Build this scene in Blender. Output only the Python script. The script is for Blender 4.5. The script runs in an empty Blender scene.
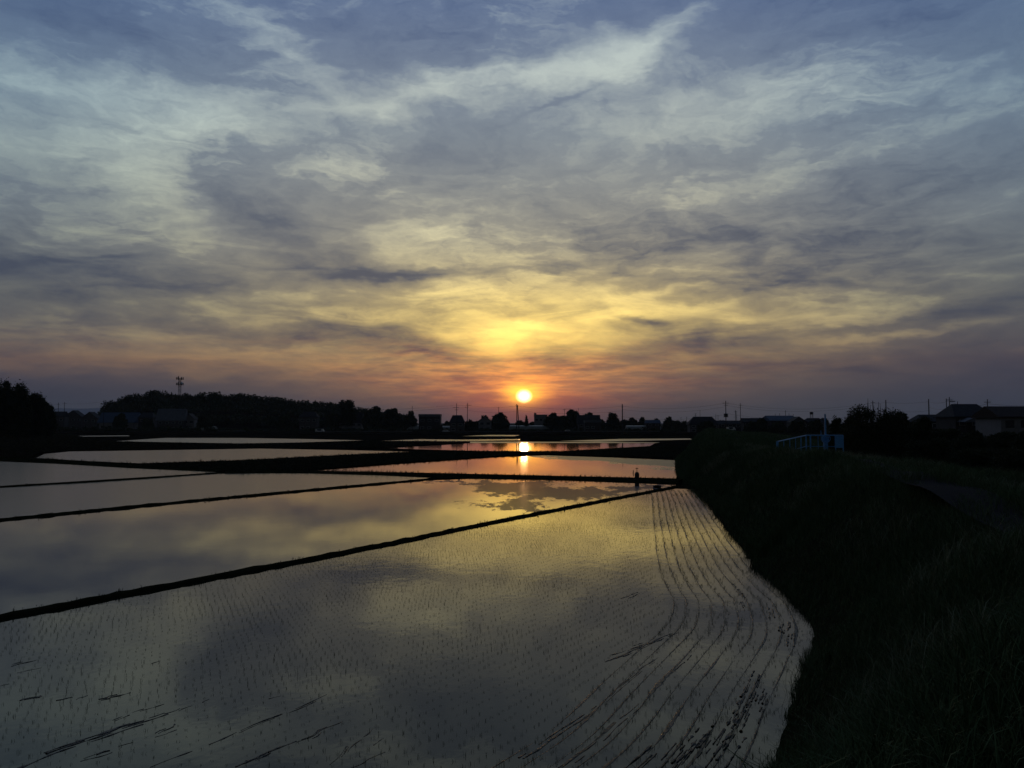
import bpy, math, random
import numpy as np
from mathutils import Vector, Matrix
random.seed(7); rng = np.random.default_rng(7)
PI = math.pi
scene = bpy.context.scene
C = bpy.context.collection
HC = 5.5            # eye height above the paddy water
FPX = 800.0
PITCH = math.radians(2.79)
SP, CP = math.sin(PITCH), math.cos(PITCH)

# ---------------------------------------------------------------- camera
cam = bpy.data.cameras.new('camera'); camo = bpy.data.objects.new('camera', cam); C.objects.link(camo)
camo.location = (0, 0, HC); camo.rotation_euler = (PI/2 + PITCH, 0, 0)
cam.sensor_width = 36; cam.lens = 36*FPX/1024; cam.clip_start = 0.1; cam.clip_end = 60000
scene.camera = camo

def ray(px, py):
    a, b = (px-512)/FPX, (384-py)/FPX
    return (a, CP - b*SP, SP + b*CP)
def gp(px, py, z=0.0):                      # point of the level z seen at a pixel of the survey photo
    x, y, w = ray(px, py); t = (z-HC)/w
    return (x*t, y*t)
def wp(px, py, D):                          # point at distance D (along +Y)
    x, y, w = ray(px, py); t = D/y
    return (x*t, D, HC + w*t)
def azel(px, py):
    x, y, w = ray(px, py)
    return math.degrees(math.atan2(x, y)), math.degrees(math.asin(w/math.sqrt(x*x+y*y+w*w)))

def lin(c):
    return tuple(((v/255)/12.92 if v/255 <= .04045 else ((v/255+.055)/1.055)**2.4) for v in c) + (1.0,)

# ---------------------------------------------------------------- node helpers
class NT:
    def __init__(s, tree): s.t = tree; s.n = tree.nodes; s.l = tree.links
    def new(s, typ, **kw):
        n = s.n.new(typ)
        for k, v in kw.items(): setattr(n, k, v)
        return n
    def put(s, sock, v):
        if hasattr(v, 'is_output') or isinstance(v, bpy.types.NodeSocket): s.l.new(v, sock)
        else: sock.default_value = v
    def m(s, op, a, b=None, c=None, clamp=False):
        n = s.new('ShaderNodeMath', operation=op); n.use_clamp = clamp
        s.put(n.inputs[0], a)
        if b is not None: s.put(n.inputs[1], b)
        if c is not None: s.put(n.inputs[2], c)
        return n.outputs[0]
    def vm(s, op, a, b=None, out=0):
        n = s.new('ShaderNodeVectorMath', operation=op)
        s.put(n.inputs[0], a)
        if b is not None: s.put(n.inputs[1], b)
        return n.outputs[out]
    def comb(s, x, y, z):
        n = s.new('ShaderNodeCombineXYZ')
        for i, v in enumerate((x, y, z)): s.put(n.inputs[i], v)
        return n.outputs[0]
    def mapr(s, v, a, b, c=0.0, d=1.0, interp='SMOOTHSTEP'):
        n = s.new('ShaderNodeMapRange'); n.interpolation_type = interp; n.clamp = True if hasattr(n, 'clamp') else True
        s.put(n.inputs[0], v); n.inputs[1].default_value = a; n.inputs[2].default_value = b
        n.inputs[3].default_value = c; n.inputs[4].default_value = d
        return n.outputs[0]
    def noise(s, vec, scale, detail=4, rough=.5, lac=2.0, dist=0.0, out=0):
        n = s.new('ShaderNodeTexNoise'); s.put(n.inputs['Vector'], vec)
        n.inputs['Scale'].default_value = scale; n.inputs['Detail'].default_value = detail
        n.inputs['Roughness'].default_value = rough; n.inputs['Lacunarity'].default_value = lac
        n.inputs['Distortion'].default_value = dist
        return n.outputs[out]
    def ramp(s, fac, stops):
        n = s.new('ShaderNodeValToRGB'); e = n.color_ramp.elements
        while len(e) < len(stops): e.new(.5)
        for i, (p, c) in enumerate(stops): e[i].position = p; e[i].color = c
        s.put(n.inputs[0], fac); return n.outputs[0]
    def mixc(s, f, a, b, blend='MIX'):
        n = s.new('ShaderNodeMix', data_type='RGBA', blend_type=blend)
        s.put(n.inputs[0], f); s.put(n.inputs[6], a); s.put(n.inputs[7], b)
        return n.outputs[2]
    def mapping(s, vec, loc=(0,0,0), rot=(0,0,0), sc=(1,1,1), typ='POINT'):
        n = s.new('ShaderNodeMapping', vector_type=typ)
        s.put(n.inputs[0], vec); n.inputs[1].default_value = loc
        n.inputs[2].default_value = rot; n.inputs[3].default_value = sc
        return n.outputs[0]

# ---------------------------------------------------------------- sky and sun
SUN_AZ, SUN_EL = azel(524, 396.5)
def build_world():
    w = bpy.data.worlds.new('World'); scene.world = w; w.use_nodes = True
    t = NT(w.node_tree); t.n.clear()
    d = t.new('ShaderNodeTexCoord').outputs['Generated']
    d = t.vm('NORMALIZE', d)
    sx = t.new('ShaderNodeSeparateXYZ'); t.l.new(d, sx.inputs[0])
    X, Y, Z = sx.outputs
    az = t.m('MULTIPLY', t.m('ARCTAN2', X, Y), 57.29578)
    el = t.m('MULTIPLY', t.m('ARCSINE', Z), 57.29578)
    P0 = t.comb(az, el, 0.0)
    # clouds are stretched sideways near the horizon: warp of the sky coordinates
    ps = t.mapping(P0, sc=(1/16, 1/8, 1))
    n1 = t.noise(ps, 1.3, 5, .62, out=1)
    n1 = t.vm('SUBTRACT', n1, (.5, .5, .5))
    wob = t.vm('MULTIPLY', n1, (8.5, 4.6, 0))
    ps2 = t.mapping(P0, loc=(3, 9, 1), rot=(0, 0, -.12), sc=(1/5, 1/1.6, 1))
    n2 = t.vm('SUBTRACT', t.noise(ps2, 1.1, 5, .6, out=1), (.5, .5, .5))
    wob2 = t.vm('MULTIPLY', n2, (3.6, 1.9, 0))
    shrink = t.mapr(el, 0, 12, .5, 1.0, 'LINEAR')
    sv = t.new('ShaderNodeVectorMath', operation='SCALE'); t.l.new(t.vm('ADD', wob, wob2), sv.inputs[0]); t.l.new(shrink, sv.inputs[3])
    P = t.vm('ADD', P0, sv.outputs[0])
    blobs = [
     # px, py, rx, ry, tilt, amount  (thin bright cloud +, thick grey cloud -)
     (195,105,80,26,-6,.95),(60,140,80,24,0,.55),(25,74,45,10,0,.5),(152,180,26,48,28,.55),(285,42,80,12,-33,.5),
     (395,98,90,11,12,.6),(520,86,90,12,4,.65),(605,58,55,17,18,.85),(668,30,60,12,28,.6),(320,215,60,20,-20,.25),
     (405,242,62,20,0,.65),(345,160,60,16,20,.3),(480,288,90,16,0,.5),(400,300,90,8,3,.35),(515,332,60,13,0,1.0),(645,312,66,10,0,.95),
     (650,292,50,6,4,.6),(740,112,160,36,8,.55),(830,158,150,12,10,.45),(868,314,80,5,5,.85),(905,332,80,3.5,3,.6),
     (200,352,150,7,2,.45),(120,362,170,10,0,.55),(90,330,120,10,0,.35),(975,285,45,8,12,.45),(760,318,60,5,8,.35),(560,390,70,5,0,.35),
     (240,305,90,7,6,.35),(330,320,80,6,0,.4),(990,215,70,14,12,.3),(560,240,60,18,0,.2),(110,225,60,22,-10,.25),(420,385,60,4,0,.3),
     (306,232,96,34,-28,-1.2),(205,190,50,14,-30,-.35),(395,274,85,5,3,-.85),(110,278,170,24,0,-.7),(30,300,90,34,0,-.35),
     (395,345,70,12,-8,-.75),(230,333,80,7,-4,-.45),(445,150,85,32,4,-.55),(710,148,90,20,4,-.75),(800,215,190,34,6,-.75),
     (610,228,80,22,-6,-.45),(920,238,130,24,9,-.45),(985,302,70,20,4,-.9),(650,352,130,10,6,-.6),(770,280,110,16,4,-.55),
     (90,22,130,26,-8,-.75),(920,22,210,36,-14,-.7),(410,22,110,22,0,-.35),(640,322,30,4,-25,-.7),(700,345,60,6,4,-.4),
     (40,200,70,10,5,-.3),(560,106,64,2.2,16,-.4),(620,262,44,2.2,20,-.3),(860,372,240,12,0,-.5),(60,392,160,10,0,-.4),(540,362,60,4,0,-.3),
     (250,140,40,12,0,-.25),(560,150,60,12,0,-.2)]
    acc = 0.0
    for (px, py, rx, ry, tilt, amp) in blobs:
        a, e = azel(px, py)
        k = 57.3/FPX*1.15
        v = t.mapping(P, loc=(a, e, 0), rot=(0, 0, math.radians(tilt)), sc=(rx*k, ry*k, 1), typ='TEXTURE')
        q = t.vm('DOT_PRODUCT', v, v, out=1)
        g = t.m('EXPONENT', t.m('MULTIPLY', q, -1.0))
        acc = t.m('MULTIPLY_ADD', g, amp*1.08 if amp > 0 else amp*.74, acc)
    # free texture: broad banks, fibres, mottling
    f1 = t.m('SUBTRACT', t.noise(t.mapping(P, rot=(0,0,-.1), sc=(1/14, 1/5.5, 1)), 1.2, 8, .58), .5)
    f2 = t.m('SUBTRACT', t.noise(t.mapping(P, loc=(5,2,0), rot=(0,0,-.16), sc=(1/4.5, 1/1.1, 1)), 1.0, 6, .56), .5)
    f3 = t.m('SUBTRACT', t.noise(t.mapping(P, loc=(1,7,0), rot=(0,0,.35), sc=(1/2.2, 1/1.3, 1)), 1.0, 6, .62), .5)
    hi = t.mapr(el, 3, 16, .25, 1.0)
    wisp = t.mapr(t.noise(t.mapping(P0, loc=(4,4,0), sc=(1/15, 1/8, 1)), 1.0, 2, .5), .4, .62, .35, 1.6)
    F = t.m('MULTIPLY_ADD', f1, 1.15, acc)
    f2 = t.m('MULTIPLY', f2, wisp)
    F = t.m('MULTIPLY_ADD', f2, t.m('MULTIPLY', t.mapr(el, 0, 3, .3, 1.0), 1.0), F)
    F = t.m('MULTIPLY_ADD', f3, t.m('MULTIPLY', hi, 1.0), F)
    f4 = t.m('SUBTRACT', t.noise(t.mapping(P, loc=(2,4,0), rot=(0,0,-.28), sc=(1/2.6, 1/.42, 1)), 1.0, 6, .62), .5)
    F = t.m('MULTIPLY_ADD', t.m('MULTIPLY', f4, wisp), t.mapr(el, 1, 12, .25, .5), F)
    f5 = t.m('SUBTRACT', t.noise(t.mapping(P0, loc=(8,1.5,0), rot=(0,0,-.10), sc=(1/7, 1/1.5, 1)), 1.0, 5, .55, dist=.9), .5)
    F = t.m('MULTIPLY_ADD', f5, t.m('MULTIPLY', t.mapr(el, 1.5, 4, .2, 1), t.mapr(el, 9, 18, 2.0, .3)), F)
    F = t.m('MULTIPLY', F, 1.15)
    e32 = t.m('DIVIDE', el, 32.0)
    R = lambda L: [(p/32, lin(c)) for p, c in L]
    dark = t.ramp(e32, R([(0,(60,58,68)),(1.5,(64,60,70)),(4,(72,69,79)),(8,(86,85,93)),(13,(94,97,107)),(20,(100,110,127)),(28,(76,94,130))]))
    mid = t.ramp(e32, R([(0,(58,60,72)),(1.5,(68,66,78)),(4,(92,79,84)),(8,(126,119,110)),(13,(136,137,136)),(20,(132,143,153)),(28,(104,121,150))]))
    lite = t.ramp(e32, R([(0,(66,60,70)),(1.5,(88,74,79)),(4,(142,106,88)),(8,(200,184,142)),(13,(212,208,178)),(20,(204,212,200)),(28,(176,190,194))]))
    col = t.mixc(t.mapr(F, -1.25, .05, 0, 1, 'LINEAR'), dark, mid)
    col = t.mixc(t.mapr(F, .0, 1.5, 0, 1, 'LINEAR'), col, lite)
    side = t.mapr(t.m('ABSOLUTE', t.m('SUBTRACT', az, SUN_AZ)), 8, 36, 0, 1)
    col = t.mixc(side, col, t.mixc(1.0, col, (.66, .79, .93, 1), 'MULTIPLY'))
    # glow of the low sun through the veil
    def gauss(ca, ce, ra, re, v=P0):
        q = t.mapping(v, loc=(ca, ce, 0), sc=(ra, re, 1), typ='TEXTURE')
        return t.m('EXPONENT', t.m('MULTIPLY', t.vm('DOT_PRODUCT', q, q, out=1), -1.0))
    Fp = t.mapr(F, -1.0, 1.3, .05, 2.0, 'LINEAR')
    def add(col, g, c):
        sc_ = t.new('ShaderNodeVectorMath', operation='SCALE'); sc_.inputs[0].default_value = c; t.put(sc_.inputs[3], g)
        return t.vm('ADD', col, sc_.outputs[0])
    sa, se = SUN_AZ, SUN_EL
    col = add(col, t.m('MULTIPLY', gauss(sa-1, 9.2, 21, 8.5), Fp), (.135, .097, .016))
    col = add(col, t.m('MULTIPLY', gauss(sa+2.0, 7.4, 13, 3.0), Fp), (.44, .29, .03))
    col = add(col, t.m('MULTIPLY', gauss(sa-.3, 5.2, 5.0, 2.4), Fp), (.24, .14, .01))
    col = add(col, gauss(sa-1.0, 2.9, 10.5, 2.0), (.22, .032, .004))
    col = add(col, gauss(sa, 1.3, 4.8, 1.5), (.38, .030, .000))
    ph = t.noise(t.mapping(P0, loc=(0, 3, 0), rot=(0, 0, -.05), sc=(1/4, 1/.55, 1)), 1.3, 5, .6)
    bar = t.mapr(ph, .3, .7, .25, 1.75, 'LINEAR')
    col = add(col, t.m('MULTIPLY', gauss(sa-.5, 3.4, 9, 2.0), t.m('SUBTRACT', bar, .75, clamp=True)), (.52, .17, .005))
    col = add(col, t.m('MULTIPLY', gauss(sa-7, 4.4, 23, 1.5), bar), (.095, .044, .008))
    col = add(col, t.m('MULTIPLY', gauss(sa, se+1.0, 3.0, 1.3), bar), (.42, .10, .000))
    col = add(col, t.m('MULTIPLY', gauss(sa, se+.30, 1.5, .62), bar), (.9, .42, .01))
    col = add(col, gauss(sa, se+.08, 1.15, .72), (1.7, .78, .02))
    disc = t.mapping(P0, loc=(sa, se+.02, 0), sc=(.44, .37, 1), typ='TEXTURE')
    dl = t.vm('LENGTH', disc, out=1)
    col = add(col, t.mapr(dl, .25, 1.55, 1, 0), (9.0, 5.6, 2.4))
    # the rest of the dome, out of the photograph: plain twilight sky
    nish = t.new('ShaderNodeTexSky', sky_type='NISHITA'); nish.sun_disc = False
    nish.sun_elevation = math.radians(max(SUN_EL, .5)); nish.sun_rotation = math.radians(SUN_AZ)
    nish.altitude = 20; nish.air_density = 1.3; nish.dust_density = 2.5; nish.ozone_density = 2
    nis = t.new('ShaderNodeVectorMath', operation='SCALE'); t.l.new(nish.outputs[0], nis.inputs[0]); nis.inputs[3].default_value = .055
    front = t.mapr(t.m('ABSOLUTE', az), 38, 100, 1, 0)
    front = t.m('MULTIPLY', front, t.mapr(el, 34, 70, 1, .25))
    back = t.mixc(.25, nis.outputs[0], (.05, .058, .08, 1))
    full = t.mixc(front, back, col)
    below = t.mapr(el, -1.0, -.2, 0, 1)
    full = t.mixc(below, lin((40, 36, 42)), full)
    bg = t.new('ShaderNodeBackground'); t.l.new(full, bg.inputs[0]); bg.inputs[1].default_value = 1.0
    out = t.new('ShaderNodeOutputWorld'); t.l.new(bg.outputs[0], out.inputs[0])
    w.cycles.sampling_method = 'MANUAL'; w.cycles.sample_map_resolution = 2048
build_world()
sun = bpy.data.lights.new('sun', 'SUN'); sun.energy = .03; sun.angle = math.radians(.53); sun.color = (1, .5, .2)
so = bpy.data.objects.new('sun', sun); C.objects.link(so)
sd = Vector((math.sin(math.radians(SUN_AZ))*math.cos(math.radians(SUN_EL)), math.cos(math.radians(SUN_AZ))*math.cos(math.radians(SUN_EL)), math.sin(math.radians(SUN_EL))))
so.rotation_euler = sd.to_track_quat('Z', 'Y').to_euler(); so.location = (0, 100, 60)
vs = scene.view_settings; vs.view_transform = 'Standard'; vs.look = 'None'; vs.exposure = 0; vs.gamma = 1; vs.use_curve_mapping = False

# ---------------------------------------------------------------- mesh helpers
def link(name, verts, faces, mats, parent=None, smooth=False, mi=None):
    me = bpy.data.meshes.new(name)
    verts = np.asarray(verts, dtype=np.float32).reshape(-1, 3)
    if isinstance(faces, np.ndarray):
        nf, k = faces.shape
        me.vertices.add(len(verts)); me.vertices.foreach_set('co', verts.ravel())
        me.loops.add(nf*k); me.loops.foreach_set('vertex_index', faces.astype(np.int32).ravel())
        me.polygons.add(nf); me.polygons.foreach_set('loop_start', np.arange(0, nf*k, k, dtype=np.int32))
        me.update(calc_edges=True)
    else:
        me.from_pydata([tuple(map(float, v)) for v in verts], [], faces); me.update()
    for m in (mats if isinstance(mats, (list, tuple)) else [mats]): me.materials.append(m)
    if mi is not None: me.polygons.foreach_set('material_index', np.asarray(mi, dtype=np.int32))
    if smooth: me.polygons.foreach_set('use_smooth', np.ones(len(me.polygons), dtype=bool))
    me.validate()
    o = bpy.data.objects.new(name, me); C.objects.link(o)
    if parent is not None: o.parent = parent
    return o
def tag(o, label=None, cat=None, group=None, kind=None):
    if label: o['label'] = label
    if cat: o['category'] = cat
    if group: o['group'] = group
    if kind: o['kind'] = kind
    return o
def thing(name, loc, label, cat, group=None, rz=0.0):
    o = bpy.data.objects.new(name, None); C.objects.link(o); o.location = loc; o.rotation_euler.z = rz
    o.empty_display_size = .5
    return tag(o, label, cat, group)
class MB:
    def __init__(s): s.v = []; s.f = []
    def box(s, x0, x1, y0, y1, z0, z1):
        b = len(s.v)
        s.v += [(x0,y0,z0),(x1,y0,z0),(x1,y1,z0),(x0,y1,z0),(x0,y0,z1),(x1,y0,z1),(x1,y1,z1),(x0,y1,z1)]
        s.f += [(b,b+3,b+2,b+1),(b+4,b+5,b+6,b+7),(b,b+1,b+5,b+4),(b+1,b+2,b+6,b+5),(b+2,b+3,b+7,b+6),(b+3,b,b+4,b+7)]
        return s
    def tube(s, p, q, r0, r1=None, n=8, cap=True):
        r1 = r0 if r1 is None else r1
        p, q = Vector(p), Vector(q); d = (q-p).normalized()
        u = d.orthogonal().normalized(); w = d.cross(u); b = len(s.v)
        for c, r in ((p, r0), (q, r1)):
            for i in range(n):
                a = 2*PI*i/n; s.v.append(tuple(c + u*math.cos(a)*r + w*math.sin(a)*r))
        for i in range(n):
            j = (i+1) % n; s.f.append((b+i, b+j, b+n+j, b+n+i))
        if cap: s.f.append(tuple(b+i for i in reversed(range(n)))); s.f.append(tuple(b+n+i for i in range(n)))
        return s
    def poly(s, pts, faces):
        b = len(s.v); s.v += pts; s.f += [tuple(b+i for i in f) for f in faces]; return s
    def build(s, name, mat, parent=None, smooth=False):
        return link(name, s.v, s.f, mat, parent, smooth)

# ---------------------------------------------------------------- materials
def pmat(name, col, rough=.8, spec=.3, noise=None, metallic=0.0, bump=None, coat=None):
    m = bpy.data.materials.new(name); m.use_nodes = True; t = NT(m.node_tree)
    b = t.n['Principled BSDF']; b.inputs['Roughness'].default_value = rough
    b.inputs['Specular IOR Level'].default_value = spec; b.inputs['Metallic'].default_value = metallic
    co = t.new('ShaderNodeTexCoord').outputs['Object']
    sc, amt = noise or (1.5, .25)
    f = t.noise(co, sc, 5, .6)
    lo = tuple(c*(1-amt) for c in col[:3]) + (1,); hi = tuple(min(1, c*(1+amt)) for c in col[:3]) + (1,)
    t.l.new(t.mixc(t.mapr(f, .3, .7, 0, 1, 'LINEAR'), lo, hi), b.inputs['Base Color'])
    if bump:
        bn = t.new('ShaderNodeBump'); bn.inputs['Strength'].default_value = bump[1]; bn.inputs['Distance'].default_value = .05
        t.l.new(t.noise(co, bump[0], 5, .6), bn.inputs['Height']); t.l.new(bn.outputs[0], b.inputs['Normal'])
    return m
M = {}
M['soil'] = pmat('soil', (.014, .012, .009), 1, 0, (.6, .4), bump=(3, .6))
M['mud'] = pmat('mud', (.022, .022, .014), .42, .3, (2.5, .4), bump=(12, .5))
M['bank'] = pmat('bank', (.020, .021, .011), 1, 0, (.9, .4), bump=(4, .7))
M['asphalt'] = pmat('asphalt', (.022, .022, .026), .95, .03, (6, .2), bump=(60, .2))
M['hill'] = pmat('hill', (.15, .19, .30), 1, 0, (.0004, .1))  # far mountain: pale blue of distance haze put into the base colour
M['bark'] = pmat('bark', (.05, .04, .03), .95, .1, (3, .3))
M['conc'] = pmat('conc', (.11,.11,.11), .85, .2, (2, .2))
M['wire'] = pmat('wire', (.03, .03, .03), .6, .3, (1, .1))
M['steel'] = pmat('steel', (.20, .20, .21), .5, .4, (2, .15), metallic=.3)
M['blue_paint'] = pmat('blue_paint', (.12, .36, .72), .45, .45, (5, .2))
M['roof_grey'] = pmat('roof_grey', (.035, .037, .047), .8, .1, (1.2, .25))
M['roof_blue'] = pmat('roof_blue', (.06, .09, .15), .8, .1, (1.2, .15))
M['roof_brown'] = pmat('roof_brown', (.04, .027, .025), .8, .1, (1.2, .25))
M['roof_pale'] = pmat('roof_pale', (.13, .14, .17), .8, .1, (.8, .15))
M['wall_dark'] = pmat('wall_dark', (.05, .047, .052), .85, .2, (.7, .2))
M['wall_mid'] = pmat('wall_mid', (.09, .085, .088), .85, .2, (.7, .15))
M['wall_pale'] = pmat('wall_pale', (.20, .19, .20), .8, .2, (.6, .12))
M['film'] = pmat('film', (.22, .23, .22), .35, .4, (.5, .15))
M['glass'] = pmat('glass', (.03, .035, .045), .08, .6, (1, .1))
M['white'] = pmat('white', (.6, .6, .62), .35, .5, (1, .05))
M['tyre'] = pmat('tyre', (.02, .02, .02), .8, .2)
M['black'] = pmat('black', (.03, .03, .03), .6, .3)
M['straw'] = pmat('straw', (.20, .15, .08), .9, .1, (9, .3))
def leafmat(name, cols, scale):
    m = bpy.data.materials.new(name); m.use_nodes = True; t = NT(m.node_tree); b = t.n['Principled BSDF']
    b.inputs['Roughness'].default_value = .7; b.inputs['Specular IOR Level'].default_value = .15
    g = t.new('ShaderNodeNewGeometry')
    f = t.m('ADD', t.m('MULTIPLY', g.outputs['Random Per Island'], .5), t.m('MULTIPLY', t.noise(g.outputs['Position'], scale, 3, .6), .5))
    t.l.new(t.ramp(f, [(.15, cols[0]+(1,)), (.55, cols[1]+(1,)), (.9, cols[2]+(1,))]), b.inputs['Base Color'])
    b.inputs['Transmission Weight'].default_value = 0
    return m
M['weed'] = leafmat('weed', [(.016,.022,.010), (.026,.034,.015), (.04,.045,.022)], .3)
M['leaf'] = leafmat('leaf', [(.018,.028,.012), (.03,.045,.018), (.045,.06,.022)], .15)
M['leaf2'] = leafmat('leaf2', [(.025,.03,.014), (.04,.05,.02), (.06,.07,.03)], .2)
M['grass'] = leafmat('grass', [(.038,.072,.024), (.07,.115,.044), (.14,.17,.08)], .35)
M['seedhead'] = leafmat('seedhead', [(.11,.125,.07), (.19,.20,.12), (.30,.29,.19)], .5)
M['rice'] = leafmat('rice', [(.03,.07,.02), (.05,.11,.03), (.08,.15,.045)], .3)

def watermat(name, mud, rip, ripscale, scum=(.14, .135, .15, 1), ruffle_at=None, tint=(.95, .95, .88, 1), spec=.47, rough=.04, film=0.0):
    """shallow muddy water: a mirror skin over brown-green mud, ruffled by wind in patches"""
    m = bpy.data.materials.new(name); m.use_nodes = True; t = NT(m.node_tree); b = t.n['Principled BSDF']
    co = t.new('ShaderNodeNewGeometry').outputs['Position']
    f = t.noise(co, .12, 5, .6)
    t.l.new(t.mixc(t.mapr(f, .35, .65, 0, 1), tuple(c*.7 for c in mud)+(1,), tuple(c*1.25 for c in mud)+(1,)), b.inputs['Base Color'])
    b.inputs['IOR'].default_value = 1.333; b.inputs['Specular IOR Level'].default_value = spec; b.inputs['Specular Tint'].default_value = tint
    b.inputs['Roughness'].default_value = rough
    h = t.noise(t.mapping(co, sc=(1, .8, 1)), ripscale, 3, .55)
    amp = rip
    if ruffle_at is not None:
        # patches of wind-ruffled water: warped ovals on the pond itself
        w = t.vm('SUBTRACT', t.noise(t.mapping(co, sc=(.3, .10, 1)), 1.0, 9, .74, out=1), (.5,.5,.5))
        pw = t.vm('ADD', co, t.vm('MULTIPLY', w, (14, 34, 0)))
        acc = 0.0
        for (x, y, rx, ry, rot, a) in ruffle_at:
            v = t.mapping(pw, loc=(x, y, 0), rot=(0,0,rot), sc=(rx, ry, 1000), typ='TEXTURE')
            g = t.m('EXPONENT', t.m('MULTIPLY', t.vm('DOT_PRODUCT', v, v, out=1), -1.0))
            acc = t.m('MULTIPLY_ADD', g, a, acc)
        mask = t.mapr(acc, .30, .85, 0, 1)
        h2 = t.noise(co, 7.0, 2, .5)
        h = t.m('ADD', t.m('MULTIPLY', h, rip), t.m('MULTIPLY', t.m('MULTIPLY', h2, mask), .0012))
        amp = 1.0
        t.l.new(t.m('MULTIPLY_ADD', mask, .04 if film else .26, rough), b.inputs['Roughness'])
        t.l.new(t.m('MULTIPLY_ADD', mask, -.42, .5), b.inputs['Specular IOR Level'])
        src = b.inputs['Base Color'].links[0].from_socket
        t.l.new(t.mixc(mask, src, scum), b.inputs['Base Color'])
    bn = t.new('ShaderNodeBump'); bn.inputs['Strength'].default_value = 1.0; bn.inputs['Distance'].default_value = amp
    t.l.new(h, bn.inputs['Height']); t.l.new(bn.outputs[0], b.inputs['Normal'])
    if film:
        df = t.new('ShaderNodeBsdfDiffuse'); df.inputs[0].default_value = scum
        mx = t.new('ShaderNodeMixShader'); t.l.new(t.m('MULTIPLY', mask, film), mx.inputs[0])
        t.l.new(b.outputs[0], mx.inputs[1]); t.l.new(df.outputs[0], mx.inputs[2]); t.l.new(mx.outputs[0], t.n['Material Output'].inputs['Surface'])
    return m

# ---------------------------------------------------------------- terrain
def spline(pts, step):
    P = [np.array(p, float) for p in pts]; P = [2*P[0]-P[1]] + P + [2*P[-1]-P[-2]]
    out = []
    for i in range(1, len(P)-2):
        n = max(2, int(np.linalg.norm(P[i+1]-P[i])/step))
        for k in range(n):
            u = k/n
            out.append(.5*((2*P[i]) + (P[i+1]-P[i-1])*u + (2*P[i-1]-5*P[i]+4*P[i+1]-P[i+2])*u*u + (3*P[i]-P[i-1]-3*P[i+1]+P[i+2])*u**3))
    out.append(P[-2]); return np.array(out)
shore_px = [(772,768),(792,705),(806,668),(815,636),(802,606),(762,570),(722,521),(698,491),(679,478),(676,468),(677,459)]
shore = [(-70,-16),(-32,-6.5),(-14,.5),(-5,4.6),(.6,8.2)] + [gp(*p) for p in shore_px] + [(33,150),(52,231),(98,420),(150,640)]
SH = spline(shore, 1.2)
def sdist(X, Y):
    """signed distance to the shore line; positive on the embankment side (right)"""
    X = np.asarray(X, float); Y = np.asarray(Y, float); sh = X.shape; X = X.ravel(); Y = Y.ravel()
    best = np.full(X.shape, 1e9); sg = np.ones(X.shape)
    A = SH[:-1]; B = SH[1:]
    for a, b in zip(A, B):
        d = b-a; L = d@d
        u = np.clip(((X-a[0])*d[0]+(Y-a[1])*d[1])/L, 0, 1)
        ex = X-(a[0]+u*d[0]); ey = Y-(a[1]+u*d[1]); q = ex*ex+ey*ey
        m = q < best
        best = np.where(m, q, best); sg = np.where(m, np.sign(ex*d[1]-ey*d[0]), sg)
    return (np.sqrt(best)*sg).reshape(sh)
_ns = [(rng.uniform(.05,.6), rng.uniform(.05,.6), rng.uniform(0,6.28), rng.uniform(.5,1)) for _ in range(14)]
def bumps(X, Y):
    z = 0
    for a, b, p, w in _ns: z = z + w*np.sin(X*a+Y*b*.8+p)*np.cos(Y*a-X*b*.6+p*2)/(1+6*(a+b))
    return z*.32
LAND = .9
def ramp01(x): x = np.clip(x, 0, 1); return x*x*(3-2*x)
def bank_z(X, Y, S):
    crest = 2.75 + .75*np.exp(-(np.hypot(X, Y)/26)**2) - .5*ramp01((Y-150)/250)
    up = ramp01((S+.84)/5.0)
    down = ramp01((S-11.5)/7)
    crest = crest + (.45*ramp01((Y-13)/12)+.25*ramp01((Y-20)/12)*(1-ramp01((Y-42)/10)))*np.exp(-((S-5.2)/1.6)**2)
    z = -.25 + (crest+.25)*up
    z = z*(1-down) + (LAND-.2)*down
    z = z + bumps(X, Y)*np.clip((S-1)/4, 0, 1)*(1-ramp01((S-5)/2)*(1-ramp01((S-10)/4))*.85)
    return z
# ground: one sheet out to the horizon
gx = np.concatenate([-np.geomspace(19000, 60, 26), np.linspace(-50, 50, 9), np.geomspace(60, 19000, 26)])
gy = np.concatenate([-np.geomspace(3000, 30, 12), [0], np.geomspace(30, 24000, 34)])
GX, GY = np.meshgrid(gx, gy); nx, ny = len(gx), len(gy)
idx = np.arange(nx*ny).reshape(ny, nx)
def gridfaces(idx): return np.stack([idx[:-1,:-1], idx[:-1,1:], idx[1:,1:], idx[1:,:-1]], -1).reshape(-1, 4)
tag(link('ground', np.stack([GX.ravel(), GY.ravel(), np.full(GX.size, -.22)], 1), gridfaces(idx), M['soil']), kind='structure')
# embankment with its land side
ys = np.concatenate([np.arange(-30, 60, .6), np.arange(60, 160, 1.5), np.arange(160, 640, 6)])
ss = np.concatenate([np.arange(-.6, 20, .5), np.geomspace(21, 520, 24)])
# laid out along the shore: columns follow the curve
def along(S_list, path):
    d = np.gradient(path, axis=0); d /= np.linalg.norm(d, axis=1)[:, None]
    nrm = np.stack([d[:, 1], -d[:, 0]], 1)
    return path[:, None, :] + nrm[:, None, :]*np.asarray(S_list)[None, :, None]
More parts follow.
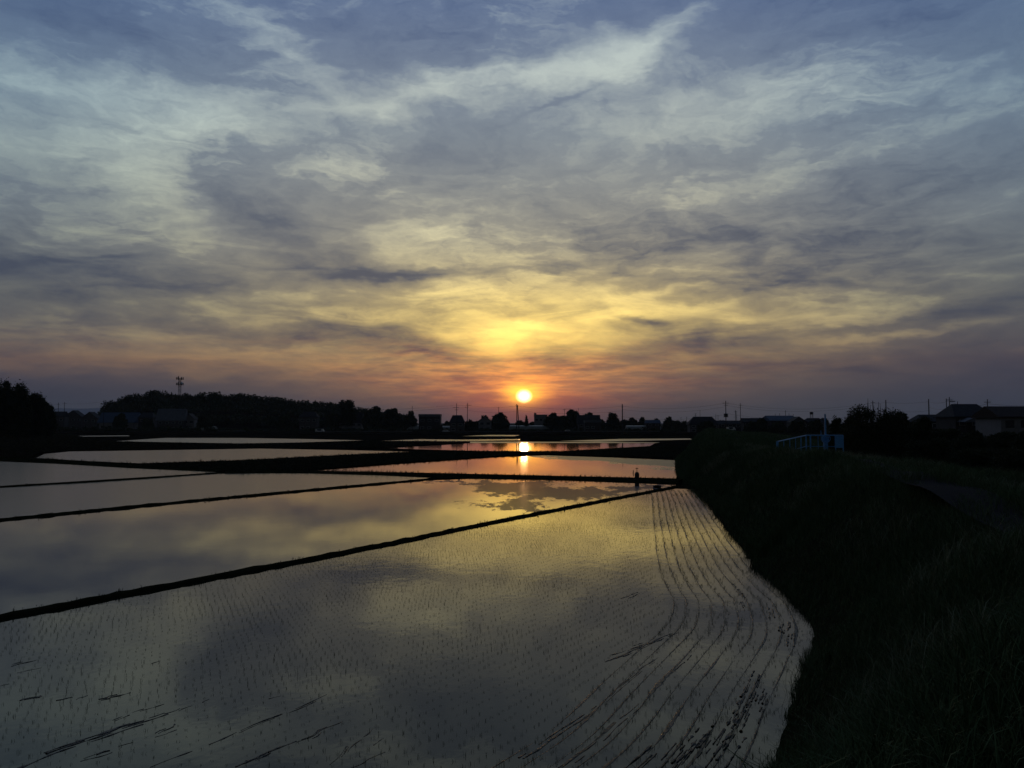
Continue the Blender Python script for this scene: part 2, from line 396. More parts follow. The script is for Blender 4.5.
# a simple XY lattice kept where it is on the embankment side
xs = np.concatenate([np.arange(-60, 70, .7), np.geomspace(71, 620, 40)])
EX, EY = np.meshgrid(xs, ys)
ES = sdist(EX, EY)
EZ = bank_z(EX, EY, ES)
EZ = np.where(ES < -.45, -.45, EZ)
far = ramp01((EX-60-.25*EY)/200)
eidx = np.arange(EX.size).reshape(EX.shape)
F = gridfaces(eidx)
keep = (ES.ravel()[F] > -1.2).any(1)
F = F[keep]; used, inv = np.unique(F, return_inverse=True)
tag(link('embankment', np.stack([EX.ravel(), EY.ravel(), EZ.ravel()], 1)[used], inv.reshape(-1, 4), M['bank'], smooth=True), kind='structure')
def zbank(x, y):
    x = np.asarray(x, float); y = np.asarray(y, float); s = sdist(x, y); return bank_z(x, y, s)

# road on the crest
def offset_path(s, path=SH):
    d = np.gradient(path, axis=0); d /= np.linalg.norm(d, axis=1)[:, None]
    return path + np.stack([d[:, 1], -d[:, 0]], 1)*s
road_c = spline([(-30,-22),(-8,-8),(5,2),(9.3,8)]+[gp(1075,538,3.35), gp(1000,513,3.3), gp(950,498,3.25), gp(915,488,3.2), (17.2,40),(22.5,62),(27,84),(33,115),(43,155),(62,232),(108,420)], 1.0)
def ribbon(path, w, zf, up=0.0):
    d = np.gradient(path, axis=0); d /= np.linalg.norm(d, axis=1)[:, None]; n = np.stack([d[:,1], -d[:,0]], 1)
    w = np.broadcast_to(np.asarray(w, float), (len(path),))
    cols = [path + n*(w*k)[:, None] for k in (-.5, -.17, .17, .5)]
    P = np.stack(cols, 1); Z = zf(P[..., 0], P[..., 1]) + up
    V = np.concatenate([P, Z[..., None]], -1).reshape(-1, 3)
    return V, gridfaces(np.arange(len(path)*4).reshape(len(path), 4))
def zroad(X, Y):
    z = zbank(X, Y); return np.broadcast_to(z.max(axis=1, keepdims=True), z.shape)
V, F = ribbon(road_c, 1.6, zroad, .07)
tag(link('road', V, F, M['asphalt'], smooth=True), kind='structure')

# distant mountains
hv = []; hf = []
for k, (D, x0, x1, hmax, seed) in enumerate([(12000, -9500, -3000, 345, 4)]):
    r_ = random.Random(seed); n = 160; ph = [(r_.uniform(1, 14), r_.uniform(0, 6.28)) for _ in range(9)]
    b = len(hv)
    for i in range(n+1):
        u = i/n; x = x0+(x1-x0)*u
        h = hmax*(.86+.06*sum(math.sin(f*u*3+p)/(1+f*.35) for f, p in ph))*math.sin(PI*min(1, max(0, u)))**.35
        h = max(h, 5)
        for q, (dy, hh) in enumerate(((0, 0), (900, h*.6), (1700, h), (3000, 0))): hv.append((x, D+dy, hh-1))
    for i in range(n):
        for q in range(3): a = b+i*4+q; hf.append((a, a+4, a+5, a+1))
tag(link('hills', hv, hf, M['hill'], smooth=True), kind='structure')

# ---------------------------------------------------------------- paddy water
W_PLAIN = watermat('still_water', (.020, .019, .015), .013, .9, rough=.19)
ruf = []
for (px, py, rx, ry, rot, a) in [(500,485,3.6,3.2,0,1.1),(530,484,2.6,2,0,.9),(520,491,3.6,1.8,.1,1.1),(545,490,3,1.6,0,1),(612,489,6.0,1.9,.25,.95),(575,494,4.5,2.2,.3,1.0),
                             (560,499,3.2,1.6,.2,.9),(525,500,3.0,1.5,.25,1.05),(500,505,2.0,1.4,.3,1.1),(650,486,3.5,1.5,.2,1),(450,482,3.5,1.6,0,1.0),(540,507,3.0,1.1,.3,.8)]:
    x, y = gp(px, py); ruf.append((x, y, rx, ry*1.3, rot, a))
W_MID = watermat('still_water_ruffled', (.020, .019, .015), .0012, .9, ruffle_at=ruf, film=.72)
ruf2 = []
for (px, py, rx, ry, rot, a) in [(590,458,7,7,0,1.2),(620,460,6,6,0,1.2),(650,462,5,6,0,1.3),(668,464,3.5,8,0,1.3),(560,456,7,4,0,1.1),(672,470,1.5,4,0,.9)]:
    x, y = gp(px, py); ruf2.append((x, y, rx, ry, rot, a))
W_R = watermat('pond_water_ruffled', (.020, .019, .015), .0032, 1.2, ruffle_at=ruf2, scum=(.13, .145, .10, 1))
W_FAR = watermat('far_water', (.03, .034, .02), .03, 1.2, rough=.26)
W_FARG = watermat('far_water_rippled', (.05, .062, .03), .05, 2.2, rough=.3)
W_NEAR = watermat('planted_water', (.007, .010, .006), .0032, 1.6, tint=(1, .92, .63, 1), spec=.31, rough=.05)  # golden specular tint paints extra sunset gold into the reflections
def water(px_list, mat, z=0.0):
    pts = [gp(*p) if len(p) == 2 else (p[0], p[1]) for p in px_list]
    o = link('paddy_water', [(x, y, z) for x, y in pts], [tuple(range(len(pts)))], mat)
    # face up
    if o.data.polygons[0].normal.z < 0: o.data.flip_normals()
    return tag(o, kind='structure')
def xy(p): return (p[0], p[1], 0)
edge_x = lambda s, lo, hi: [tuple(p) for p in offset_path(s) if lo <= p[1] <= hi and p[0] > -40]
near_b1 = [gp(-420, 702), gp(0, 619.5), gp(350, 552), gp(530, 515.5), gp(668, 488.5)]
right = [p for p in offset_path(.5).tolist() if p[1] < gp(668, 488.5)[1] and p[0] > -26 and p[1] > -4]
water([xy(p) for p in near_b1] + [xy(p) for p in reversed(right)], W_NEAR)
water([(-300,548),(0,521),(200,501),(430,480.5),(470,479),(560,480.5),(676,485),(668,487.8),(530,514.5),(350,551),(0,617),(-300,676)], W_MID)
water([(-300,505),(0,488),(215,474),(240,473.3),(310,473.6),(380,475.5),(432,478),(430,479),(200,499.5),(0,518.5),(-300,545)], W_PLAIN)
water([(-250,455),(0,461.5),(60,464),(130,468.3),(222,472.3),(210,473),(0,486),(-300,502)], W_PLAIN)
water([(312,470.8),(400,464),(500,457.2),(545,455.3),(610,457.5),(681,460.5),(681,478.5),(560,475.8),(420,472.6)], W_R)
water([(36,458),(44,454),(70,451.5),(130,450.6),(260,448.6),(350,450.2),(414,451.8),(330,455.5),(240,460.3),(140,463.3),(90,461.2)], W_PLAIN)
water([(385,448.2),(440,445.2),(470,443.2),(655,443.2),(650,446),(560,451.2),(480,451),(455,450.2),(420,449.4)], W_R)
water([(470,441.6),(600,441.9),(660,442.4),(655,443.0),(470,443.0)], W_FARG)
water([(560,440.9),(620,438.9),(690,438.4),(692,439.5),(650,440.5),(600,441.6)], W_FARG)
water([(115,441.2),(165,437.9),(240,437.9),(310,439.1),(364,440.4),(300,442.4),(240,443.4),(170,442.2)], W_FAR)
water([(78,435.9),(128,435.4),(130,436.1),(84,436.5)], W_FAR)
water([(380,440.9),(420,439.2),(462,439.6),(520,439.0),(520,440.2),(455,441.2)], W_FAR)
water([(462,436.1),(490,434.9),(520,435.0),(515,436.2)], W_FARG)
water([(330,457.6),(372,455.6),(440,454.8),(462,455.2),(400,457.6),(345,458.6)], W_FARG)

# ---------------------------------------------------------------- earth banks between the paddies
def bund(path_px, w, h, name='earth_bank', z0=-.15):
    pts = spline([gp(*p) for p in path_px], max(.5, w))
    d = np.gradient(pts, axis=0); d /= np.linalg.norm(d, axis=1)[:, None]; n = np.stack([d[:,1], -d[:,0]], 1)
    prof = [(-.62, z0), (-.42, h*.75), (-.2, h), (.2, h), (.42, h*.75), (.62, z0)]
    V = []
    wob = rng.normal(0, .035, (len(pts), 2))
    for i, (p, q) in enumerate(zip(pts, n)):
        for k, (a, z) in enumerate(prof):
            e = 1 + wob[i, int(k > 2)]*1.2
            V.append((p[0]+q[0]*w*a*e, p[1]+q[1]*w*a*e, z + (rng.normal(0, .018) if z > 0 else 0)))
    return tag(link(name, V, gridfaces(np.arange(len(V)).reshape(-1, 6)), M['bank']), kind='structure'), pts
B = []
B.append((bund([(-300,680),(0,618.6),(350,551.8),(530,515.3),(676,487)], .36, .11)[1], .36, .08))
B.append((bund([(-300,547),(0,520.2),(200,500.6),(432,479.2)], .42, .11)[1], .42, .08))
B.append((bund([(-300,504),(0,487.2),(120,480.3),(225,472.8)], .42, .11)[1], .42, .08))
B.append((bund([(225,473),(300,472),(400,474.6),(500,477.2),(600,479.4),(680,481.5)], 2.6, .14)[1], 2.6, .17))
B.append((bund([(-250,452.5),(0,459),(60,462.2),(130,466),(225,471.5)], 2.6, .14)[1], 2.4, .2))

def dryland(px_list, h=.12):
    pts = [gp(*p) for p in px_list]; n = len(pts)
    cx = sum(p[0] for p in pts)/n; cy = sum(p[1] for p in pts)/n
    V = [(x, y, -.2) for x, y in pts] + [(x+(cx-x)*.004, y+(cy-y)*.004, h) for x, y in pts]
    Fc = [(i, (i+1) % n, n+(i+1) % n, n+i) for i in range(n)] + [tuple(range(n, 2*n))]
    return tag(link('field', V, Fc, M['soil']), kind='structure'), pts
DRY = [dryland([(-250,451),(-250,434),(70,434),(78,437),(110,441.5),(170,443),(240,444),(310,443),(364,441),(380,441.2),(455,441.6),(465,442),(440,444.8),(385,447.8),(340,449),(260,448),(130,450),(60,451),(36,453.6),(30,458.5),(0,458.5)]),
       dryland([(140,464.2),(240,461),(330,456.2),(420,452),(470,451.6),(560,452),(655,447),(700,447),(700,459),(610,456.6),(545,454.6),(500,456.4),(400,463.2),(312,470),(240,471.5),(226,471.6)]),
       dryland([(530,437),(690,437),(690,437.9),(620,438.3),(560,440.2),(530,440.2)]),
       dryland([(-400,433.4),(-400,430),(700,430),(700,434.4),(530,434.6),(460,434.4),(130,434.9),(70,433.6)], .3)]

# ---------------------------------------------------------------- blades: rice, grass
def blades(P, h, wid, nb, lean, spread, segs=2):
    """P: (n,3) roots; returns verts, faces for nb tapering bent blades at each root"""
    n = len(P); N = n*nb
    root = np.repeat(P, nb, 0) + np.concatenate([rng.normal(0, 1, (N, 2))*np.repeat(np.broadcast_to(spread, n), nb)[:, None], np.zeros((N, 1))], 1)
    hh = np.repeat(np.broadcast_to(h, n), nb)*rng.uniform(.6, 1.15, N); a = rng.uniform(0, 2*PI, N); ln = rng.uniform(.15, 1, N)*lean*hh
    dx, dy = np.cos(a), np.sin(a); b = rng.uniform(0, 2*PI, N); wx, wy = np.cos(b), np.sin(b)
    w = np.repeat(np.broadcast_to(wid, n), nb)*rng.uniform(.7, 1.3, N)
    rows = []
    for k in range(segs):
        u = k/segs
        c = root + np.stack([dx*ln*u*u, dy*ln*u*u, hh*u], 1)
        ww = w*(1-u*.45)*.5
        o = np.stack([wx*ww, wy*ww, np.zeros(N)], 1)
        rows += [c-o, c+o]
    rows.append(root + np.stack([dx*ln, dy*ln, hh*(1-.25*lean)], 1))
    V = np.stack(rows, 1)                     # N, 2*segs+1, 3
    m = 2*segs+1; base = (np.arange(N)*m)[:, None]
    T = []
    for k in range(segs-1): T += [[2*k, 2*k+1, 2*k+3], [2*k, 2*k+3, 2*k+2]]
    T.append([2*segs-2, 2*segs-1, 2*segs])
    Fc = (base[:, None, :] + np.array(T)[None]).reshape(-1, 3)
    return V.reshape(-1, 3), Fc
# rice field: lattice rows along the main bank, headland rows that follow the shore
b1a, b1b = np.array(gp(0, 619.5)), np.array(gp(668, 488.5)); du = (b1b-b1a)/np.linalg.norm(b1b-b1a); dn = np.array([du[1], -du[0]])
L = np.linalg.norm(b1b-b1a)
U, Vv = np.meshgrid(np.arange(-14, L+2, .21), np.arange(.45, 60, .30))
U = U + rng.normal(0, .018, U.shape) + np.sin(Vv*1.7)*.015; Vv = Vv + rng.normal(0, .012, Vv.shape) + .07*np.sin(U*.21)+.05*np.sin(U*.57+1)
PX = b1a[0] + du[0]*U + dn[0]*Vv; PY = b1a[1] + du[1]*U + dn[1]*Vv
m = (PY > 8) & (PX > -PY*.75-3) & (PX < PY*.75+3)
PX, PY = PX[m], PY[m]; S = sdist(PX, PY); m = S < -4.0
m &= rng.random(len(PX)) > .14
P = np.stack([PX[m], PY[m]], 1)
HP = []
TRACKS = [-.45, -.82, -1.19, -1.56, -1.93, -2.3, -2.67, -3.04, -3.41, -3.78]
for k, s in enumerate(TRACKS):
    for ds, keepf in ((0, .95), (.09, .4), (.2, .12)):
        q = spline(offset_path(s+ds)[::2], .13); q = q[(q[:,1] > 8) & (q[:,1] < 66)]
        q = q[rng.random(len(q)) < keepf]; HP.append(q + rng.normal(0, .03, q.shape))
HP = np.concatenate(HP)
up = (HP-b1a)@dn; HP = HP[up > .4]
P = np.concatenate([P, HP]); P = np.concatenate([P, np.full((len(P), 1), -.02)], 1)
clump = (np.sin(P[:,0]*1.1+P[:,1]*.7)+np.sin(P[:,0]*.37-P[:,1]*.9+1)+rng.normal(0, .8, len(P)))
V, F = blades(P, (.092+.018*np.clip(clump, -1.6, 2)), .0056, 5, .55, .018, 2)
tag(link('rice_seedlings', V, F, M['rice']), 'young rice seedlings in thin rows standing in the big near flooded field', 'rice', kind='stuff')
print('rice', len(P))

# mud ridges left by the planting machine
MV = []; MF = []
def mudline(path, wfun, h=.02, sub=3):
    global MV, MF
    d = np.gradient(path, axis=0); d /= np.linalg.norm(d, axis=1)[:, None]+1e-9; n = np.stack([d[:,1], -d[:,0]], 1)
    w = wfun(path); run = []
    def flush(run):
        if len(run) < 3: return
        b = len(MV)
        for i in run:
            ww = w[i]*rng.uniform(.7, 1.3); hh = h*min(1, w[i]/.08)*rng.uniform(.5, 1.4)
            for a, z in ((-.5, -.02), (-.15, hh), (.15, hh), (.5, -.02)):
                MV.append((path[i,0]+n[i,0]*ww*a, path[i,1]+n[i,1]*ww*a, z))
        for k in range(len(run)-1):
            for q in range(3): c = b+k*4+q; MF.append((c, c+1, c+5, c+4))
    for i in range(len(path)):
        if w[i] > .02: run.append(i)
        else: flush(run); run = []
    flush(run)
def nz(seed, f):
    r_ = np.random.default_rng(seed); fr = r_.uniform(.3, 1.6, 7)*f; ph = r_.uniform(0, 6.28, 7)
    return lambda t: sum(np.sin(t*a+p) for a, p in zip(fr, ph))/3.2
for k, s in enumerate(TRACKS):
    q = spline(offset_path(s)[::2], .12); q = q[(q[:,1] > 7) & (q[:,1] < 64)]
    q = q[(q-b1a)@dn > .4]; t_ = np.arange(len(q))*.12; g = nz(100+k, 1.2)(t_)
    off = nz(300+k, .8)(t_)[:, None]*.02
    base = (.07 if k > 0 else .09)
    q = q + off
    nearb = np.exp(-((q[:,1]-15)/7)**2)
    mudline(q, lambda p, g=g, nb=nearb, k=k: base*.85 + .04*g + .10*np.clip(g-.3, 0, 2)*nb*(1 if k in (0,1,2,4,6) else .6), .007)
streaks = [((0,669),(42,657),.12),((18,673),(45,667),.08),((-10,690),(15,683),.12),((20,701),(48,695),.14),((52,702),(76,696),.13),((70,701),(92,694),.08),((100,700),(130,692),.17),
 ((92,729),(162,704),.09),((8,768),(165,714),.2),((165,714),(215,697),.09),((60,768),(118,750),.1),((90,757),(118,750),.13),((150,736),(182,722),.11),((60,765),(215,718),.06),
 ((155,768),(330,695),.09),((240,768),(297,742),.16),((297,742),(340,721),.12),((330,768),(372,728),.10),((352,768),(385,752),.08),((345,760),(400,730),.07),
 ((600,664),(676,632),.13),((612,655),(660,640),.11),((560,672),(600,655),.05),((500,712),(560,690),.05),((105,672),(130,666),.07),((135,668),(160,661),.06),((620,600),(640,592),.12),
 ((480,632),(500,625),.06),((690,655),(660,680),.12),((385,655),(420,648),.05),((250,705),(300,690),.06),((160,755),(270,712),.05),((510,768),(600,705),.15),((600,705),(668,650),.09),((560,768),(640,700),.12),((400,768),(450,745),.06),((30,745),(110,722),.05)]
for k, (a, b, w) in enumerate(streaks):
    a = np.array(gp(*a)); b = np.array(gp(*b)); n = max(6, int(np.linalg.norm(b-a)/.1)); u = np.linspace(0, 1, n)[:, None]
    q = a+(b-a)*u; q[:, 0] += nz(k, 1.5)(u[:, 0]*6)*.04; g = nz(k+50, 2.5)(u[:, 0]*8)
    dq = (b-a)/np.linalg.norm(b-a); nq = np.array([dq[1], -dq[0]])
    for j in range(4 if w > .07 else 2):
        g = nz(k*7+j+50, 3.0)(u[:, 0]*9); c0, c1 = rng.uniform(-.1, .35), rng.uniform(.6, 1.1)
        mudline(q+nq*rng.normal(0, w*.42), lambda p, u=u, g=g, w=w, c0=c0, c1=c1: (w*.44*(.8+.7*g))*((u[:, 0] > c0) & (u[:, 0] < c1)), .012)
# broad worked patches
for (px, py, L_, W_) in [(752,700,3.2,.55),(735,722,2.2,.35),(760,690,1.4,.25),(700,745,2.4,.5),(722,755,2.0,.4),(675,758,1.6,.4),(792,640,1.6,.3),(786,628,1.3,.35),(740,592,2.2,.22),(742,605,1.5,.2),(770,612,1.6,.25),(640,760,1.3,.3)]:
    c = np.array(gp(px, py)); i = np.argmin(((SH-c)**2).sum(1)); d = SH[min(i+1, len(SH)-1)]-SH[i-1]; d = d/np.linalg.norm(d); nn = np.array([d[1], -d[0]])
    for j in range(int(W_/.06)):
        L2 = L_*rng.uniform(.4, 1); o = c+nn*(rng.uniform(-.5, .5)*W_)+d*rng.uniform(-.3, .3)*L_
        u = np.linspace(-.5, .5, max(6, int(L2/.1)))[:, None]; q = o+d*u*L2
        g = nz(int(px*3+j), 4)(u[:, 0]*8)
        mudline(q, lambda p, g=g: .05+.05*g, .022)
tag(link('mud', MV, MF, M['mud']), kind='structure')

# grass tufts on the little banks and the dry strips
GP = []; GH = []
for pts, w, h in B:
    n = len(pts); D = np.clip(pts[:,1], 10, 400)
    cnt = int(sum(np.linalg.norm(np.diff(pts, axis=0), axis=1))*(3 if w < 1 else 22))
    i = rng.integers(0, n-1, cnt); u = rng.random(cnt)[:, None]; q = pts[i]*(1-u)+pts[i+1]*u
    dd = pts[i+1]-pts[i]; dd /= np.linalg.norm(dd, axis=1)[:, None]; nn = np.stack([dd[:,1], -dd[:,0]], 1)
    q = q + nn*(rng.uniform(-.42, .42, cnt)*w)[:, None]
    GP.append(np.concatenate([q, np.full((cnt, 1), .1 if w < 1 else .15)], 1)); GH.append(h*rng.gamma(3, .33, cnt))
from_polys = []
def inpoly(P, poly):
    x, y = P[:, 0], P[:, 1]; r_ = np.zeros(len(P), bool); n = len(poly)
    for i in range(n):
        (x1, y1), (x2, y2) = poly[i], poly[(i+1) % n]
        c = ((y1 > y) != (y2 > y)) & (x < (x2-x1)*(y-y1)/(y2-y1+1e-12)+x1); r_ ^= c
    return r_
for (o, pts), n in zip(DRY, (30000, 16000, 5000, 16000)):
    a = np.array(pts); lo, hi = a.min(0), a.max(0); q = rng.random((n*3, 2))*(hi-lo)+lo; q = q[inpoly(q, pts)][:n]
    q = q[np.abs(q[:, 0]) < q[:, 1]*.72]
    GP.append(np.concatenate([q, np.full((len(q), 1), .1)], 1)); GH.append(.20*rng.gamma(4, .25, len(q)))
GP = np.concatenate(GP); GH = np.concatenate(GH)
V, F = blades(GP, GH, .012+GP[:,1]*.00035, 4, .5, .03+GP[:,1]*.0006, 2)
tag(link('weeds', V, F, M['weed']), 'low ragged weeds growing on the field banks and dry strips between paddies', 'weeds', kind='stuff')

# grass on the embankment
def scatter_bank(n, smin, smax, ymin, ymax, power=1.0):
    Y = ymin + (ymax-ymin)*rng.random(n)**power
    out = []
    X0 = np.interp(Y, SH[14:, 1], SH[14:, 0])
    X = X0 + rng.uniform(smin, smax, n)*1.25
    return X, Y
X, Y = scatter_bank(80000, -.5, 22, 4.5, 34, 1.35)
S = sdist(X, Y); road_d = np.full(len(X), 99.0)
for p in road_c: road_d = np.minimum(road_d, np.hypot(X-p[0], Y-p[1]))
ok = (S > -.12) & (np.hypot(X, Y) > 4.5) & (road_d > .35 + .5*rng.random(len(X))) & (X < Y*.72+2.5)
X, Y, S = X[ok], Y[ok], S[ok]; Z = zbank(X, Y)
hh = (.30+.18*np.sin(X*.9+Y*.5)+.15*np.sin(X*.4-Y*1.1))*.9+.22; hh = np.clip(hh, .2, .8)*rng.uniform(.6, 1.2, len(X))
hh = np.where(S < 1, hh*.6, hh)
Va, Fa = blades(np.stack([X, Y, Z-.03], 1), hh, .011, 5, .8, .05, 3)
X, Y = scatter_bank(80000, -.5, 26, 32, 150, 1.5)
S = sdist(X, Y); road_d = np.full(len(X), 99.0)
for p in road_c: road_d = np.minimum(road_d, np.hypot(X-p[0], Y-p[1]))
ok = (S > .05) & (road_d > .4 + .45*rng.random(len(X))); X, Y, S = X[ok], Y[ok], S[ok]; Z = zbank(X, Y)
hh = np.clip(.62+.2*np.sin(X*.5+Y*.3)+.15*np.sin(X*.2-Y*.6), .4, .9)*np.where((X>21)&(Y>56)&(Y<80), .5, 1)*rng.uniform(.6, 1.2, len(X))
Vb, Fb = blades(np.stack([X, Y, Z-.03], 1), hh, .012+Y*.0004, 5, .8, .08, 2)
X, Y = scatter_bank(16000, -.5, 26, 150, 420, 1.2)
S = sdist(X, Y); ok = S > 0; X, Y = X[ok], Y[ok]; Z = zbank(X, Y)
Vc, Fc_ = blades(np.stack([X, Y, Z-.03], 1), rng.uniform(.4, 1.0, len(X)), .12, 4, .8, .3, 2)
tag(link('grass', np.concatenate([Va, Vb, Vc]), np.concatenate([Fa, Fb+len(Va), Fc_+len(Va)+len(Vb)]), M['grass']), 'tall dark grass covering the embankment beside the near rice field', 'grass', kind='stuff')
# pale seed heads here and there
X, Y = scatter_bank(15000, 1.0, 12, 8, 75, 1.3); cl = np.sin(X*.8+Y*.45)+np.sin(X*.33-Y*.7+2)
ok = (cl > .35) & (sdist(X, Y) > 1.2) & (X < Y*.7+2); X, Y = X[ok], Y[ok]
for p in road_c:
    m_ = np.hypot(X-p[0], Y-p[1]) > 1.4; X, Y = X[m_], Y[m_]
Z = zbank(X, Y)
V, F = blades(np.stack([X, Y, Z+.1], 1), rng.uniform(.4, .75, len(X)), .007+Y*.00025, 3, .9, .04, 3)
tag(link('seed_grass', V, F, M['seedhead']), 'pale seeding grass stalks scattered over the dark embankment', 'grass', kind='stuff')

# ---------------------------------------------------------------- trees and shrubs
def leaves(lobes, n, size, seed=0, flat=.0):
    """n leaf-clump quads spread through a set of ellipsoids (cx,cy,cz,rx,ry,rz)"""
    r_ = np.random.default_rng(seed); L = np.array(lobes, float)
    vol = L[:,3]*L[:,4]*L[:,5]; k = r_.choice(len(L), n, p=vol**.8/(vol**.8).sum())
    d = r_.normal(0, 1, (n, 3)); d /= np.linalg.norm(d, axis=1)[:, None]; rad = r_.random(n)**.42
    c = L[k, :3] + d*L[k, 3:6]*rad[:, None]*(1+.09*r_.normal(0, 1, (n, 1)))
    a = r_.normal(0, 1, (n, 3)); a /= np.linalg.norm(a, axis=1)[:, None]
    b = np.cross(a, r_.normal(0, 1, (n, 3))); b /= np.linalg.norm(b, axis=1)[:, None]
    s = size*r_.uniform(.5, 1.3, n)[:, None]
    V = np.stack([c-a*s, c+b*s*.55, c+a*s, c-b*s*.55], 1).reshape(-1, 3)
    return V, np.arange(4*n).reshape(n, 4)
def trunk_mb(h, r, nb, spread, seed):
    m = MB(); rr = random.Random(seed); top = (rr.uniform(-.05, .05)*h, rr.uniform(-.05, .05)*h, h)
    m.tube((0,0,-.3), (top[0]*.5, top[1]*.5, h*.5), r, r*.75, 7); m.tube((top[0]*.5, top[1]*.5, h*.5), top, r*.75, r*.4, 7)
    for i in range(nb):
        a = 2*PI*i/nb+rr.random(); z = h*rr.uniform(.45, .95)
        m.tube((top[0]*z/h, top[1]*z/h, z), (math.cos(a)*spread*rr.uniform(.5, .9), math.sin(a)*spread*rr.uniform(.5, .9), z+spread*rr.uniform(.3, .8)), r*.38, r*.12, 5)
    return m
def tree(px, ytop, wpx, D, label, zb=-.2, n=None, group=None, name='broadleaf_tree', conic=False, low=.22, seed=None, leaf='leaf', crownbase=None, ysq=.9):
    x, _, zt = wp(px, ytop, D); H = zt-zb; W = wpx*D/FPX; seed = seed if seed is not None else int(px*7+ytop)
    rr = random.Random(seed)
    if name == 'broadleaf_tree': wpx *= 1.3
    t = thing(name, (x, D, zb), label, 'tree' if 'tree' in name else 'shrub', group)
    if conic:
        lobes = [(0, 0, H*(.2+.8*k/7), W*.5*(1-k/7.6), W*.5*(1-k/7.6), H*.09) for k in range(7)]
    else:
        lobes = [(0, 0, H*(low+.9)/2, W*.40, W*.36*ysq, H*(.95-low)*.46), (-W*.2, 0, H*(low+.30), W*.27, W*.25, H*.26), (W*.2, 0, H*(low+.30), W*.27, W*.25, H*.26)]
        for k in range(11):
            a = rr.uniform(0, 2*PI); q = rr.uniform(.15, .32)*W; z = rr.uniform(low+.12, .88)*H
            sh = 1-.55*max(0, z/H-.55)/.45
            s_ = rr.uniform(.12, .2)
            lobes.append((math.cos(a)*q*sh, math.sin(a)*q*ysq*sh, z, W*s_, W*s_, min(H*.15, W*s_)))
        for k in range(6):
            a = rr.uniform(0, 2*PI); q = rr.uniform(.05, .42)*W; lobes.append((math.cos(a)*q, math.sin(a)*q, H*(.95-.5*(q/W)/.42*rr.uniform(.6, 1.2))-H*.06, W*.075, W*.075, H*.07))
    px_area = wpx*(H*FPX/D); n = n or int(min(42000, max(900, px_area*(24 if name == 'bush' else 15))))
    V, F_ = leaves(lobes, n, max(.07, D/FPX*.95), seed)
    V[:, 2] = np.clip(V[:, 2], .0, H*1.03)
    trunk_mb(H*.62, max(.07, H*.022), 5, W*.3, seed).build('trunk', M['bark'], t)
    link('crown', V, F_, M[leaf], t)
    return t
def copy_tree(o, loc, rz, sc, label):
    c = o.copy(); C.objects.link(c); c.location = loc; c.rotation_euler.z = rz; c.scale = sc; c['label'] = label
    for ch in list(o.children):
        d = ch.copy(); C.objects.link(d); d.parent = c
    return c
# left grove
GL = 'tall trees of the dark grove at the left'
tree(-22, 370, 60, 310, 'huge dark tree at the outer left edge of the grove, partly out of frame', group=GL)
tree(4, 374.5, 34, 300, 'tallest black tree at the far left, its crown cut by the photo edge', group=GL, low=.0)
tree(21, 377, 26, 292, 'dark tree with a rounded knob top, second from the photo\'s left edge', group=GL, low=.0)
tree(37, 387, 26, 300, 'dark tree on the right shoulder of the left grove, domed crown', group=GL, low=.0)
tree(49, 400, 17, 306, 'lowest dark tree where the left grove drops to the houses', group=GL, low=.0)
# wooded hill behind the village
hl = [(100,413),(108,406),(113,400),(122,398),(135,394.5),(150,392.5),(160,390.5),(168,392),(176,396),(190,394.5),(210,393.5),(232,394.5),(255,395.8),(275,398),(300,401.5),(320,402.5),(335,404),(350,406),(365,409),(390,412),(410,416)]
lob = []; r_ = random.Random(3)
hx = [p[0] for p in hl]; hy = [p[1] for p in hl]
for u, D in [(u + r_.uniform(-1.2, 1.2), D) for u in np.arange(102, 409, 2.6) for D in (610, 650, 690, 720, 720)]:
    top = float(np.interp(u, hx, hy)); depthf = {610: .45, 650: .68, 690: .86, 720: 1}[D]
    x, _, zt = wp(u, top, 720); zt = zt*D/720*depthf if D < 720 else zt
    zt = zt*r_.choice((.9, .94, .98, 1.0, 1.05)); r0 = r_.uniform(3.5, 6.5); lob.append((u and wp(u, 400, D)[0], D+r_.uniform(-8, 8), zt-r0*.8, r0, r0, r0*.85))
    if zt > 9: lob.append((lob[-1][0], D, zt-r0*2.0, r0*1.1, r0*1.1, r0))
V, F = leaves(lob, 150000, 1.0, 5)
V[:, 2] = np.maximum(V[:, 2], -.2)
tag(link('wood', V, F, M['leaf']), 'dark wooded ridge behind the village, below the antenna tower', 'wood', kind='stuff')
hv = []; hf = []; n = 60
for i in range(n+1):
    u = 96+(412-96)*i/n; top = float(np.interp(u, hx, hy))
    for q, (D, k) in enumerate([(590, 0), (615, .32), (645, .55), (690, .7), (730, .78), (900, .6), (1100, 0)]):
        x, _, zt = wp(u, top, 720); e = min(1, i/4, (n-i)/4); hv.append((wp(u, 400, D)[0], D, -.25+max(0, zt-5)*k*e))
hf = gridfaces(np.arange(len(hv)).reshape(n+1, 7))
tag(link('hill', hv, hf, M['soil'], smooth=True), kind='structure')

